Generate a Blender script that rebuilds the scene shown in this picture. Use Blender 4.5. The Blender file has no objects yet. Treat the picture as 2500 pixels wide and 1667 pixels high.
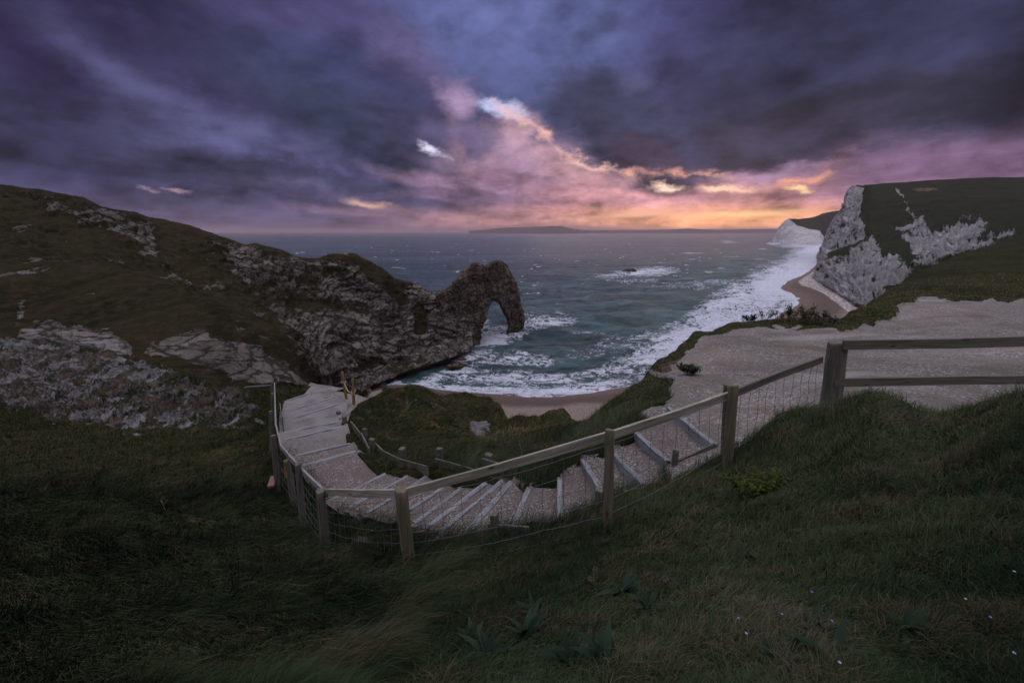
import bpy, math, random
import numpy as np
from mathutils import Vector, Matrix, noise as mnoise

random.seed(7)
rng = np.random.default_rng(11)
scene = bpy.context.scene
COL = scene.collection

# ------------------------------------------------------------------ camera
CAMZ = 50.0
FPX = 1111.1
PITCH = math.atan(268.5 / FPX)
CP, SP = math.cos(PITCH), math.sin(PITCH)
cam_d = bpy.data.cameras.new('camera')
cam_d.sensor_width = 36.0
cam_d.lens = 16.0
cam_d.clip_start = 0.05
cam_d.clip_end = 80000.0
cam = bpy.data.objects.new('camera', cam_d)
cam.location = (0, 0, CAMZ)
cam.rotation_euler = (math.pi / 2 - PITCH, 0, 0)
COL.objects.link(cam)
scene.camera = cam

# ------------------------------------------------------------------ colour management
scene.view_settings.view_transform = 'Standard'
scene.view_settings.look = 'None'
scene.view_settings.exposure = 0.0
scene.view_settings.gamma = 1.0
scene.view_settings.use_curve_mapping = False


def lin(r, g, b):
    def f(c):
        c /= 255.0
        return c / 12.92 if c <= 0.04045 else ((c + 0.055) / 1.055) ** 2.4
    return (f(r), f(g), f(b), 1.0)


# ------------------------------------------------------------------ node helper
class NT:
    def __init__(s, tree):
        s.t = tree
        s.n = tree.nodes
        s.l = tree.links

    def new(s, typ, **kw):
        n = s.n.new(typ)
        for k, v in kw.items():
            setattr(n, k, v)
        return n

    def put(s, inp, v):
        if isinstance(v, bpy.types.NodeSocket):
            s.l.new(v, inp)
        elif v is not None:
            inp.default_value = v

    def m(s, op, a, b=None, c=None, clamp=False):
        n = s.new('ShaderNodeMath', operation=op, use_clamp=clamp)
        for i, v in enumerate((a, b, c)):
            if v is not None:
                s.put(n.inputs[i], v)
        return n.outputs[0]

    def vm(s, op, a, b=None, scale=None):
        n = s.new('ShaderNodeVectorMath', operation=op)
        s.put(n.inputs[0], a)
        if b is not None:
            s.put(n.inputs[1], b)
        if scale is not None:
            s.put(n.inputs['Scale'], scale)
        return n.outputs['Value'] if op in ('LENGTH', 'DOT_PRODUCT', 'DISTANCE') else n.outputs[0]

    def mr(s, v, a, b, c=0.0, d=1.0, smooth=True):
        n = s.new('ShaderNodeMapRange', interpolation_type='SMOOTHSTEP' if smooth else 'LINEAR')
        n.clamp = True
        s.put(n.inputs['Value'], v)
        s.put(n.inputs['From Min'], a)
        s.put(n.inputs['From Max'], b)
        s.put(n.inputs['To Min'], c)
        s.put(n.inputs['To Max'], d)
        return n.outputs['Result']

    def mix(s, f, a, b, blend='MIX'):
        n = s.new('ShaderNodeMix', data_type='RGBA', blend_type=blend)
        n.clamp_factor = True
        s.put(n.inputs[0], f)
        s.put(n.inputs[6], a)
        s.put(n.inputs[7], b)
        return n.outputs[2]

    def noise(s, vec, scale, detail=4.0, rough=0.55, dist=0.0, lac=2.0, out=0):
        n = s.new('ShaderNodeTexNoise')
        n.noise_dimensions = '3D'
        s.put(n.inputs['Vector'], vec)
        n.inputs['Scale'].default_value = scale
        n.inputs['Detail'].default_value = detail
        n.inputs['Roughness'].default_value = rough
        n.inputs['Distortion'].default_value = dist
        n.inputs['Lacunarity'].default_value = lac
        return n.outputs[out]

    def voro(s, vec, scale, feature='DISTANCE_TO_EDGE', rnd=1.0):
        n = s.new('ShaderNodeTexVoronoi', feature=feature)
        s.put(n.inputs['Vector'], vec)
        n.inputs['Scale'].default_value = scale
        n.inputs['Randomness'].default_value = rnd
        return n

    def comb(s, x, y, z):
        n = s.new('ShaderNodeCombineXYZ')
        s.put(n.inputs[0], x)
        s.put(n.inputs[1], y)
        s.put(n.inputs[2], z)
        return n.outputs[0]

    def sep(s, v):
        n = s.new('ShaderNodeSeparateXYZ')
        s.put(n.inputs[0], v)
        return n.outputs

    def attr(s, name, out='Fac'):
        n = s.new('ShaderNodeAttribute', attribute_name=name)
        return n.outputs[out]

    def mapping(s, v, loc=(0, 0, 0), rot=(0, 0, 0), scale=(1, 1, 1), typ='POINT'):
        n = s.new('ShaderNodeMapping', vector_type=typ)
        s.put(n.inputs[0], v)
        n.inputs[1].default_value = loc
        n.inputs[2].default_value = rot
        n.inputs[3].default_value = scale
        return n.outputs[0]


def pixdir(px, py):
    u = (px - 1250.0) / FPX
    v = (833.5 - py) / FPX
    return np.array([u, CP + v * SP, -SP + v * CP])


def pix_azel(px, py):
    d = pixdir(px, py)
    return math.degrees(math.atan2(d[0], d[1])), math.degrees(math.atan2(d[2], math.hypot(d[0], d[1])))


# ------------------------------------------------------------------ world: heavy evening cloud
SUN_AZ, SUN_EL = pix_azel(1720, 500)
world = bpy.data.worlds.new('World')
scene.world = world
world.use_nodes = True
W = NT(world.node_tree)
W.n.clear()
wout = W.new('ShaderNodeOutputWorld')
bg = W.new('ShaderNodeBackground')
W.l.new(bg.outputs[0], wout.inputs[0])
tc = W.new('ShaderNodeTexCoord')
D = W.vm('NORMALIZE', tc.outputs['Generated'])
dx, dy, dz = W.sep(D)
DEG = 57.29578
az = W.m('MULTIPLY', W.m('ARCTAN2', dx, dy), DEG)
el = W.m('MULTIPLY', W.m('ARCSINE', dz), DEG)
# cloud-deck projection makes the texture stretch and shrink toward the horizon
zc = W.m('ADD', W.m('MAXIMUM', dz, 0.0), 0.13)
deck = W.comb(W.m('DIVIDE', dx, zc), W.m('DIVIDE', dy, zc), 0.0)
deck_r = W.mapping(deck, rot=(0, 0, math.radians(24)), scale=(0.9, 0.7, 1.0))
n_big = W.noise(deck_r, 0.75, 6, 0.55, 0.5)
n_mid = W.noise(deck_r, 1.7, 6, 0.5, 0.15)
n_col = W.noise(deck_r, 1.2, 5, 0.55, 0.4, out=1)
azel = W.comb(az, el, 0.0)
n_fine = W.noise(W.mapping(azel, scale=(0.085, 0.17, 1)), 1.0, 7, 0.55, 0.25)
n_fine2 = W.noise(W.mapping(azel, loc=(31, 7, 3), scale=(0.26, 0.42, 1)), 1.0, 6, 0.62, 0.2)
nc = W.sep(n_col)
wa = W.noise(W.mapping(azel, loc=(5, 1, 9), scale=(0.075, 0.14, 1)), 1.0, 9, 0.66, 0.0, out=1)
warp = W.vm('MULTIPLY', W.vm('SUBTRACT', wa, (0.5, 0.5, 0.5)), (11.0, 7.0, 0.0))
warp = W.vm('SCALE', warp, scale=W.mr(el, 0.3, 6.0, 0.15, 1.0))
azw = W.vm('ADD', azel, warp)


def srgb(t):
    return lin(*t)


# base vertical gradient
c = W.mix(W.mr(el, 0.0, 5.0), srgb((96, 88, 114)), srgb((72, 73, 104)))
c = W.mix(W.mr(el, 6.0, 24.0), c, srgb((68, 66, 108)))


def blob(c, px, py, rx, ry, ang, col, inner=0.2, amp=0.5, k=1.0, nz=None):
    """one cloud mass / gap; centre and size are given at a view angle, edges are broken by noise"""
    a0, e0 = pix_azel(px, py)
    sx = max(1.0, abs(pix_azel(px + rx, py)[0] - pix_azel(px - rx, py)[0]) / 2)
    sy = max(0.3, abs(pix_azel(px, py + ry)[1] - pix_azel(px, py - ry)[1]) / 2)
    v = W.mapping(azw, (a0, e0, 0), (0, 0, math.radians(ang)), (sx, sy, 1), 'TEXTURE')
    ln = W.vm('LENGTH', v)
    ln = W.m('ADD', ln, W.m('MULTIPLY', W.m('SUBTRACT', nz or n_fine, 0.5), amp * 2))
    w = W.mr(ln, 1.2, max(inner, 0.35) if inner >= 0.1 else inner, 0.0, k)
    return W.mix(w, c, srgb(col))


B = [
    # px, py, rx, ry, ang, colour, inner, amp, k
    (1250, 60, 430, 200, 0, (100, 108, 158), 0.1, 0.5, 0.95),
    (30, 60, 330, 300, 0, (50, 40, 74), 0.05, 0.4, 0.9),
    (420, 120, 340, 150, -20, (60, 56, 90), 0.1, 0.5, 0.9),
    (820, 150, 300, 130, -15, (64, 68, 104), 0.1, 0.5, 0.9),
    (720, 40, 300, 70, 0, (80, 72, 112), 0.05, 0.5, 0.7),
    (520, 290, 520, 75, -24, (92, 92, 132), 0.05, 0.45, 0.9),
    (960, 390, 230, 45, -20, (88, 88, 124), 0.1, 0.4, 0.8),
    (130, 350, 320, 110, -10, (54, 54, 82), 0.1, 0.4, 0.85),
    (860, 300, 380, 80, -20, (60, 66, 94), 0.3, 0.5, 1.0),
    (640, 415, 480, 34, -5, (62, 64, 90), 0.3, 0.5, 0.95),
    (1010, 150, 190, 80, -32, (104, 92, 134), 0.05, 0.6, 0.7),
    (1380, 230, 260, 130, -20, (86, 94, 138), 0.2, 0.5, 0.9),
    (1300, 425, 280, 95, -16, (158, 128, 150), 0.15, 0.5, 0.95),
    (1118, 250, 56, 66, -25, (176, 148, 180), 0.05, 0.6, 0.75),
    (985, 300, 120, 60, -30, (70, 70, 100), 0.2, 0.6, 0.85),
    (1050, 305, 70, 50, -35, (98, 90, 126), 0.3, 0.6, 0.9),
    (1165, 345, 65, 34, -45, (106, 94, 126), 0.3, 0.6, 0.9),
    (1260, 320, 50, 62, -30, (210, 166, 174), 0.1, 0.9, 0.5),
    (1310, 345, 46, 34, -20, (112, 98, 126), 0.3, 0.7, 0.7),
    (1380, 415, 130, 34, -20, (214, 168, 174), 0.1, 0.9, 0.55),
    (1250, 425, 110, 26, -12, (140, 112, 134), 0.3, 0.7, 0.85),
    (1120, 445, 260, 36, -10, (146, 120, 144), 0.3, 0.6, 0.9),
    (1200, 485, 330, 26, -4, (118, 98, 122), 0.5, 0.6, 1.0),
    (1420, 470, 150, 30, -14, (176, 136, 150), 0.3, 0.6, 0.8),
    (840, 468, 280, 26, -6, (84, 80, 108), 0.4, 0.6, 0.95),
    (860, 512, 220, 16, -2, (124, 104, 124), 0.3, 0.6, 0.8),
    (1400, 508, 160, 16, -3, (150, 116, 134), 0.3, 0.6, 0.9),
    # warm bank under the dark deck
    (1710, 475, 500, 80, 0, (200, 150, 156), 0.2, 0.4, 1.0),
    (2300, 430, 420, 120, 4, (124, 98, 126), 0.1, 0.4, 0.95),
    (1880, 412, 130, 36, 4, (142, 118, 144), 0.3, 0.6, 0.9),
    (1760, 432, 110, 16, 0, (150, 122, 142), 0.3, 0.6, 0.8),
    (1900, 492, 230, 20, 2, (178, 132, 146), 0.4, 0.5, 0.95),
    (1600, 490, 160, 14, 2, (188, 140, 150), 0.3, 0.5, 0.8),
    # dark deck on the right
    (2050, 130, 640, 190, 4, (60, 62, 92), 0.5, 0.35, 1.0),
    (2150, 265, 580, 95, 4, (52, 53, 71), 0.5, 0.3, 1.0),
    (1860, 345, 360, 60, 5, (66, 63, 86), 0.6, 0.4, 1.0),
    (1530, 320, 260, 115, -28, (68, 71, 100), 0.7, 0.3, 1.0),
    (1590, 400, 150, 55, -24, (78, 70, 95), 0.65, 0.4, 1.0),
    (1560, 190, 60, 44, 30, (112, 112, 150), 0.05, 0.8, 0.4),
    (2560, 180, 260, 240, 0, (34, 33, 48), 0.05, 0.3, 0.9),
    (2130, 360, 200, 22, 4, (84, 74, 98), 0.3, 0.5, 0.8),
]
for b in B:
    c = blob(c, *b)
# low glow band above the horizon: warm, strongest right of centre
gw = W.mr(W.m('ABSOLUTE', W.m('SUBTRACT', az, SUN_AZ + 1.0)), 26.0, 2.0)
gb = W.m('MULTIPLY', W.mr(W.m('ADD', el, W.m('MULTIPLY', W.m('SUBTRACT', n_fine, 0.5), 3.0)), 3.6, 1.0), gw)
c = W.mix(gb, c, srgb((255, 186, 138)))
gw2 = W.mr(W.m('ABSOLUTE', W.m('SUBTRACT', az, SUN_AZ - 14.0)), 30.0, 6.0)
gb2 = W.m('MULTIPLY', W.mr(el, 3.6, 1.2), W.m('MULTIPLY', gw2, 0.65))
c = W.mix(W.m('MULTIPLY', gb2, W.m('SUBTRACT', 1.0, gb)), c, srgb((216, 160, 152)))
# cloud texture
tex = W.m('ADD', W.m('MULTIPLY', W.m('SUBTRACT', n_mid, 0.5), 0.9), W.m('MULTIPLY', W.m('SUBTRACT', n_fine, 0.5), 1.1))
tex = W.m('ADD', tex, W.m('MULTIPLY', W.m('SUBTRACT', n_fine2, 0.5), W.mr(el, 14.0, 3.0, 0.55, 1.3)))
bil = W.m('ABSOLUTE', W.m('SUBTRACT', W.m('MULTIPLY', W.noise(deck_r, 3.4, 4, 0.55, 0.3), 2.0), 1.0))
tex = W.m('ADD', tex, W.m('MULTIPLY', W.m('SUBTRACT', bil, 0.2), -0.35))
gain = W.m('ADD', 1.0, W.m('MULTIPLY', tex, 1.5))
c = W.vm('SCALE', c, scale=W.m('MAXIMUM', gain, 0.45))
grey = W.vm('DOT_PRODUCT', c, (0.33, 0.45, 0.22))
c = W.mix(W.mr(el, 3.0, 12.0, 0.0, 0.14), c, W.comb(W.m('MULTIPLY', grey, 1.0), W.m('MULTIPLY', grey, 1.0), W.m('MULTIPLY', grey, 1.15)))
# bright torn gaps
GAPS = [
    (1060, 352, 60, 14, -28, (225, 220, 245), -0.2, 1.3, 1.0),
    (1215, 268, 80, 30, -12, (198, 202, 238), -0.2, 1.1, 0.95),
    (880, 487, 80, 15, -14, (216, 178, 162), -0.2, 1.2, 1.0),
    (365, 450, 40, 9, -12, (168, 146, 160), -0.2, 1.2, 0.9),
    (430, 454, 30, 8, -12, (168, 146, 158), -0.2, 1.2, 0.9),
    (1290, 322, 90, 18, -38, (238, 190, 184), -0.3, 1.6, 0.85),
    (1440, 408, 130, 14, -18, (246, 200, 190), -0.3, 1.6, 0.9),
    (1660, 462, 62, 12, 0, (255, 222, 204), -0.2, 1.4, 1.0),
    (1790, 460, 75, 14, 3, (255, 216, 190), -0.1, 1.3, 1.0),
    (1965, 450, 42, 10, 0, (255, 218, 170), -0.1, 1.2, 1.0),
    (1950, 428, 70, 18, 20, (244, 174, 146), -0.3, 1.3, 0.9),
    (1820, 524, 200, 12, 2, (255, 208, 160), 0.0, 0.9, 1.0),
    (1560, 520, 160, 10, 2, (246, 190, 160), 0.0, 1.0, 0.9),
    (1700, 425, 260, 16, 0, (238, 180, 164), -0.3, 1.7, 0.9),
]
for g in GAPS:
    c = blob(c, *g, nz=n_fine2)
gm_ = W.new('ShaderNodeGamma')
W.put(gm_.inputs[0], c)
gm_.inputs[1].default_value = 1.16
c = W.vm('SCALE', gm_.outputs[0], scale=1.22)
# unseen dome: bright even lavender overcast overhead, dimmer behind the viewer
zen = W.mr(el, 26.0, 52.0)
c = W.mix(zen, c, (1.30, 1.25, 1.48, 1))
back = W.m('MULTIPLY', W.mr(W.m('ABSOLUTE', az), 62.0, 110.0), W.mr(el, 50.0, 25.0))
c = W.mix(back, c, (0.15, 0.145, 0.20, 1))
# a share of clear evening sky behind the cloud
sky = W.new('ShaderNodeTexSky', sky_type='NISHITA')
sky.sun_disc = False
sky.sun_elevation = math.radians(SUN_EL)
sky.sun_rotation = math.radians(SUN_AZ)
c = W.mix(1.0, c, W.vm('SCALE', sky.outputs[0], scale=0.001), 'ADD')
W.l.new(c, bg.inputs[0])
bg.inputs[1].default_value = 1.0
world.cycles.sampling_method = 'NONE'
scene.cycles.max_bounces = 5
scene.cycles.diffuse_bounces = 2
scene.cycles.glossy_bounces = 2

# ------------------------------------------------------------------ sun (low, behind cloud)
sun_d = bpy.data.lights.new('sun', 'SUN')
sun_d.energy = 0.15
sun_d.angle = math.radians(40)
sun_d.color = (1.0, 0.66, 0.48)
sun = bpy.data.objects.new('sun', sun_d)
sv = Vector((math.sin(math.radians(SUN_AZ)) * math.cos(math.radians(7)), math.cos(math.radians(SUN_AZ)) * math.cos(math.radians(7)), math.sin(math.radians(7))))
sun.rotation_euler = sv.to_track_quat('Z', 'Y').to_euler()
COL.objects.link(sun)

# ================================================================== numpy noise
_perm = rng.permutation(256).astype(np.int64)
_perm = np.concatenate([_perm, _perm, _perm])
_grad = rng.normal(size=(256, 3))
_grad /= np.linalg.norm(_grad, axis=1)[:, None]
_rnd = rng.random((256, 3))


def _h(ix, iy, iz):
    return _perm[_perm[_perm[ix & 255] + (iy & 255)] + (iz & 255)]


def perlin(x, y, z=None):
    x = np.asarray(x, float)
    y = np.asarray(y, float)
    z = np.zeros_like(x) if z is None else np.asarray(z, float)
    ix, iy, iz = np.floor(x).astype(np.int64), np.floor(y).astype(np.int64), np.floor(z).astype(np.int64)
    fx, fy, fz = x - ix, y - iy, z - iz
    u, v, w = [f * f * f * (f * (f * 6 - 15) + 10) for f in (fx, fy, fz)]
    r = 0
    for a in (0, 1):
        for b in (0, 1):
            for c_ in (0, 1):
                g = _grad[_h(ix + a, iy + b, iz + c_)]
                d = g[..., 0] * (fx - a) + g[..., 1] * (fy - b) + g[..., 2] * (fz - c_)
                r = r + d * (u if a else 1 - u) * (v if b else 1 - v) * (w if c_ else 1 - w)
    return r * 1.5


def fbm(x, y, z=None, octv=4, gain=0.5, lac=2.03):
    r, a = 0, 1.0
    zz = np.zeros_like(x) if z is None else z
    for i in range(octv):
        r = r + a * perlin(x + 17.3 * i, y + 5.1 * i, zz)
        x, y, zz = x * lac, y * lac, zz * lac
        a *= gain
    return r


def worley(x, y, z):
    ix, iy, iz = np.floor(x).astype(np.int64), np.floor(y).astype(np.int64), np.floor(z).astype(np.int64)
    f1 = np.full(x.shape, 9.0)
    f2 = np.full(x.shape, 9.0)
    cid = np.zeros(x.shape)
    for a in (-1, 0, 1):
        for b in (-1, 0, 1):
            for c_ in (-1, 0, 1):
                h = _h(ix + a, iy + b, iz + c_)
                p = _rnd[h]
                d = np.sqrt((ix + a + p[..., 0] - x) ** 2 + (iy + b + p[..., 1] - y) ** 2 + (iz + c_ + p[..., 2] - z) ** 2)
                n1 = d < f1
                f2 = np.where(n1, f1, np.minimum(f2, d))
                cid = np.where(n1, h / 256.0, cid)
                f1 = np.where(n1, d, f1)
    return f1, f2, cid


def sstep(x, a, b):
    t = np.clip((x - a) / (b - a), 0, 1)
    return t * t * (3 - 2 * t)


# ================================================================== geometry from view angles
def P(px, py, Y=None, z=None):
    """point seen in direction (px, py) at forward distance Y or height z relative to the eye"""
    d = pixdir(px, py)
    t = (Y / d[1]) if Y is not None else (z / d[2])
    return Vector((d[0] * t, d[1] * t, CAMZ + d[2] * t))


def project(X, Y, Z):
    Z = Z - CAMZ
    f = Y * CP - Z * SP
    up = Y * SP + Z * CP
    return 1250 + FPX * X / f, 833.5 - FPX * up / f


def keyline(pts, px):
    """pts: (px, py, 'Y'|'z', value) -> L, s along px"""
    pts = sorted(pts, key=lambda p: p[0])
    xs = np.array([p[0] for p in pts], float)
    L, S = [], []
    for p in pts:
        d = pixdir(p[0], p[1])
        s = d[2] / d[1]
        Y = p[3] if p[2] == 'Y' else p[3] / s
        L.append(math.log(Y))
        S.append(s)
    return np.interp(px, xs, L), np.interp(px, xs, S)


def smooth_rows(a, k):
    if k < 1:
        return a
    ker = np.exp(-0.5 * (np.arange(-3 * k, 3 * k + 1) / k) ** 2)
    ker /= ker.sum()
    p = np.pad(a, (3 * k, 3 * k), mode='edge')
    return np.convolve(p, ker, mode='valid')


def loft(keys, px, rows, smooth=2, refl=()):
    Ls, Ss = [], []
    for i, k in enumerate(keys):
        L, S = keyline(k, px)
        sm = 1 if i in refl else smooth
        Ls.append(smooth_rows(L, smooth))
        Ss.append(smooth_rows(S, sm))
    L = np.array(Ls)
    S = np.array(Ss)
    K = len(keys)

    def tang(A):
        d = np.diff(A, axis=0)
        T = np.zeros_like(A)
        T[0], T[-1] = d[0], d[-1]
        a, b = d[:-1], d[1:]
        T[1:-1] = np.where(a * b > 0, 2 * a * b / (a + b + 1e-12 * np.sign(a + b + 1e-20)), 0)
        return T
    TL, TS = tang(L), tang(S)
    oL, oS = [], []
    for k in range(K - 1):
        n = rows[k]
        for i in range(n + (1 if k == K - 2 else 0)):
            t = i / n
            h00, h10, h01, h11 = 2 * t**3 - 3 * t**2 + 1, t**3 - 2 * t**2 + t, -2 * t**3 + 3 * t**2, t**3 - t**2
            oL.append(h00 * L[k] + h10 * TL[k] + h01 * L[k + 1] + h11 * TL[k + 1])
            oS.append(h00 * S[k] + h10 * TS[k] + h01 * S[k + 1] + h11 * TS[k + 1])
    L, S = np.array(oL), np.array(oS)
    Y = np.exp(L)
    v = (S * CP + SP) / (CP - S * SP)
    X = (px[None, :] - 1250) / FPX * Y / (CP + v * SP)
    return np.stack([X, Y, CAMZ + S * Y], axis=-1)


def normals(Pn):
    du = np.gradient(Pn, axis=1)
    dv = np.gradient(Pn, axis=0)
    n = np.cross(du, dv)
    n /= np.linalg.norm(n, axis=-1, keepdims=True) + 1e-9
    n *= np.sign(n[..., 2:3] + 1e-9)
    return n


def pip_dist(px, py, poly):
    """signed distance (negative inside) to polygon"""
    poly = np.array(poly, float)
    n = len(poly)
    best = np.full(px.shape, 1e9)
    inside = np.zeros(px.shape, bool)
    for i in range(n):
        ax, ay = poly[i]
        bx, by = poly[(i + 1) % n]
        ex, ey = bx - ax, by - ay
        t = np.clip(((px - ax) * ex + (py - ay) * ey) / (ex * ex + ey * ey + 1e-9), 0, 1)
        best = np.minimum(best, np.hypot(px - ax - t * ex, py - ay - t * ey))
        if ay != by:
            cond = (ay > py) != (by > py)
            xx = ax + (py - ay) * ex / ey
            inside ^= cond & (px < xx)
    return np.where(inside, -best, best)


def line_dist(px, py, pts):
    pts = np.array(pts, float)
    best = np.full(px.shape, 1e9)
    for i in range(len(pts) - 1):
        ax, ay = pts[i]
        ex, ey = pts[i + 1] - pts[i]
        t = np.clip(((px - ax) * ex + (py - ay) * ey) / (ex * ex + ey * ey + 1e-9), 0, 1)
        best = np.minimum(best, np.hypot(px - ax - t * ex, py - ay - t * ey))
    return best


def mesh_np(name, verts, faces, loops_per=4, mat=None, attrs=None, smooth=True, vattrs=None):
    me = bpy.data.meshes.new(name)
    verts = np.ascontiguousarray(verts, dtype=np.float32).reshape(-1, 3)
    faces = np.ascontiguousarray(faces, dtype=np.int32)
    me.vertices.add(len(verts))
    me.vertices.foreach_set('co', verts.ravel())
    nf = len(faces)
    me.loops.add(faces.size)
    me.loops.foreach_set('vertex_index', faces.ravel())
    me.polygons.add(nf)
    me.polygons.foreach_set('loop_start', np.arange(nf, dtype=np.int32) * loops_per)
    me.update(calc_edges=True)
    if smooth:
        me.polygons.foreach_set('use_smooth', np.ones(nf, dtype=bool))
    for k, v in (attrs or {}).items():
        a = me.attributes.new(k, 'FLOAT', 'POINT')
        a.data.foreach_set('value', np.ascontiguousarray(v, dtype=np.float32).ravel())
    for k, v in (vattrs or {}).items():
        a = me.attributes.new(k, 'FLOAT_VECTOR', 'POINT')
        a.data.foreach_set('vector', np.ascontiguousarray(v, dtype=np.float32).ravel())
    if mat:
        me.materials.append(mat)
    o = bpy.data.objects.new(name, me)
    COL.objects.link(o)
    return o


def grid_faces(r, c):
    idx = np.arange(r * c).reshape(r, c)
    return np.stack([idx[:-1, :-1], idx[:-1, 1:], idx[1:, 1:], idx[1:, :-1]], axis=-1).reshape(-1, 4)


def tag(o, label=None, cat=None, group=None, kind=None):
    if label:
        o['label'] = label
    if cat:
        o['category'] = cat
    if group:
        o['group'] = group
    if kind:
        o['kind'] = kind
    return o


def empty(name, loc):
    o = bpy.data.objects.new(name, None)
    o.location = loc
    o.empty_display_size = 0.2
    COL.objects.link(o)
    return o


# ================================================================== materials
def new_mat(name):
    m = bpy.data.materials.new(name)
    m.use_nodes = True
    t = NT(m.node_tree)
    b = m.node_tree.nodes['Principled BSDF']
    return m, t, b


def land_material(name, scale=1.0, greens=((0.011, 0.016, 0.005, 1), (0.026, 0.029, 0.009, 1), (0.034, 0.026, 0.015, 1)), rock_cell=0.36, rockcol=((0.115, 0.10, 0.095, 1), (0.25, 0.215, 0.195, 1)), strata=(0.35, 1.0), crack_mix=0.9, bumpk=1.0, chk=1.0, soft=0.0, gbump=1.0, clay=((0.12, 0.068, 0.036, 1), (0.20, 0.145, 0.10, 1), (0.22, 0.20, 0.185, 1))):
    m, t, b = new_mat(name)
    geo = t.new('ShaderNodeNewGeometry')
    pos = geo.outputs['Position']
    n1 = t.noise(pos, 0.06 * scale, 5, 0.6, 0.6)
    n2 = t.noise(pos, 0.55 * scale, 6, 0.65, 0.4)
    n3 = t.noise(pos, 4.0 * scale, 6, 0.7, 0.5)
    g = t.mix(t.mr(n1, 0.42, 0.58), greens[0], greens[1])
    g = t.mix(t.mr(n2, 0.42, 0.68), g, greens[2])
    g = t.vm('SCALE', g, scale=t.mr(n3, 0.25, 0.75, 0.45, 1.6, False))
    # limestone: jointed blocks
    w = t.vm('SCALE', t.vm('SUBTRACT', t.noise(pos, 0.5 * scale, 3, 0.5, out=1), (0.5, 0.5, 0.5)), scale=2.2 / scale)
    pw = t.vm('ADD', pos, w)
    pr = t.mapping(pw, rot=(0.35, 0.5, 0.25), scale=(1.0, 1.0, 1.55))
    v1 = t.voro(pr, rock_cell * scale)
    v2 = t.voro(pr, rock_cell * 2.7 * scale)
    e1 = v1.outputs['Distance']
    e2 = v2.outputs['Distance']
    vc = t.voro(pr, rock_cell * scale, 'F1').outputs['Color']
    vcr = t.sep(vc)[0]
    rc = t.mix(t.mr(n3, 0.3, 0.7), rockcol[0], rockcol[1])
    rc = t.vm('SCALE', rc, scale=t.mr(vcr, 0.0, 1.0, 0.7, 1.25, False))
    rc = t.vm('SCALE', rc, scale=t.mr(n1, 0.3, 0.7, 0.75, 1.2))
    rc = t.mix(t.mr(t.noise(pos, 0.25 * scale, 4, 0.6), 0.5, 0.7, 0.0, 0.5), rc, (0.13, 0.095, 0.062, 1))
    ebig = t.voro(pr, rock_cell * 0.42 * scale).outputs['Distance']
    crack = t.m('MULTIPLY', t.mr(t.m('ADD', e1, t.m('MULTIPLY', t.m('SUBTRACT', n2, 0.5), 0.35)), 0.0, 0.09), t.mr(e2, -0.02, 0.06, 0.6, 1.0))
    crack = t.m('MULTIPLY', crack, t.mr(t.m('ADD', ebig, t.m('MULTIPLY', t.m('SUBTRACT', n3, 0.5), 0.1)), 0.0, 0.05))
    crack = t.m('MULTIPLY', crack, t.m('SUBTRACT', 1.0, t.m('MULTIPLY', t.attr('seam'), 0.6)))
    rc2 = t.mix(t.m('MULTIPLY', t.m('SUBTRACT', 1.0, crack), crack_mix), rc, (0.022, 0.021, 0.014, 1))
    # chalk
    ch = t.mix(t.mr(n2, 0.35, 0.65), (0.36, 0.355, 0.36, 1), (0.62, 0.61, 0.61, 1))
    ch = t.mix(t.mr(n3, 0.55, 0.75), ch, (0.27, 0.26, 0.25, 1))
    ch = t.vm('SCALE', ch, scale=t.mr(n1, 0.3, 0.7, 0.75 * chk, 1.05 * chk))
    cl = t.mix(t.mr(n2, 0.4, 0.6), clay[0], clay[1])
    cl = t.mix(t.mr(n3, 0.5, 0.7), cl, clay[2])
    sp = t.noise(pos, 38.0, 3, 0.6)
    spv = t.voro(pos, 26.0, 'F1').outputs['Color']
    gr = t.mix(t.mr(t.sep(spv)[0], 0.45, 0.95), (0.155, 0.140, 0.130, 1), (0.36, 0.338, 0.322, 1))
    gr = t.mix(t.mr(n2, 0.35, 0.7), gr, (0.185, 0.162, 0.136, 1))
    gr = t.vm('SCALE', gr, scale=t.mr(t.noise(pos, 0.25, 5, 0.65), 0.3, 0.7, 0.72, 1.25))
    wear = t.noise(t.mapping(pos, rot=(0, 0, 0.5), scale=(0.35, 1.1, 1)), 0.55, 6, 0.62, 0.6)
    gr = t.mix(t.mr(wear, 0.52, 0.70, 0.0, 0.75), gr, (0.135, 0.108, 0.082, 1))
    gr = t.mix(t.mr(wear, 0.46, 0.30, 0.0, 0.5), gr, (0.40, 0.38, 0.36, 1))
    gr = t.vm('SCALE', gr, scale=t.mr(sp, 0.3, 0.7, 0.75, 1.2, False))
    rk, ck, ay, gv = (t.attr(n) for n in ('rock', 'chalk', 'clay', 'gravel'))
    brk = t.m('MULTIPLY', t.m('SUBTRACT', n2, 0.5), 0.9)
    brk = t.m('ADD', brk, t.m('MULTIPLY', t.m('SUBTRACT', n3, 0.5), 0.8))
    brk = t.m('ADD', brk, t.m('MULTIPLY', t.m('SUBTRACT', n1, 0.5), 0.5))
    fr = t.mr(t.m('ADD', rk, brk), 0.42, 0.56)
    fc = t.mr(t.m('ADD', ck, brk), 0.42 - soft, 0.56 + soft)
    fy = t.mr(t.m('ADD', ay, brk), 0.40, 0.60)
    fg = t.mr(t.m('ADD', gv, t.m('MULTIPLY', brk, 0.5)), 0.42, 0.58)
    col = t.mix(fr, g, rc2)
    col = t.mix(fy, col, cl)
    col = t.mix(fc, col, ch)
    col = t.mix(fg, col, gr)
    t.put(b.inputs['Base Color'], col)
    b.inputs['Roughness'].default_value = 0.9
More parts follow.
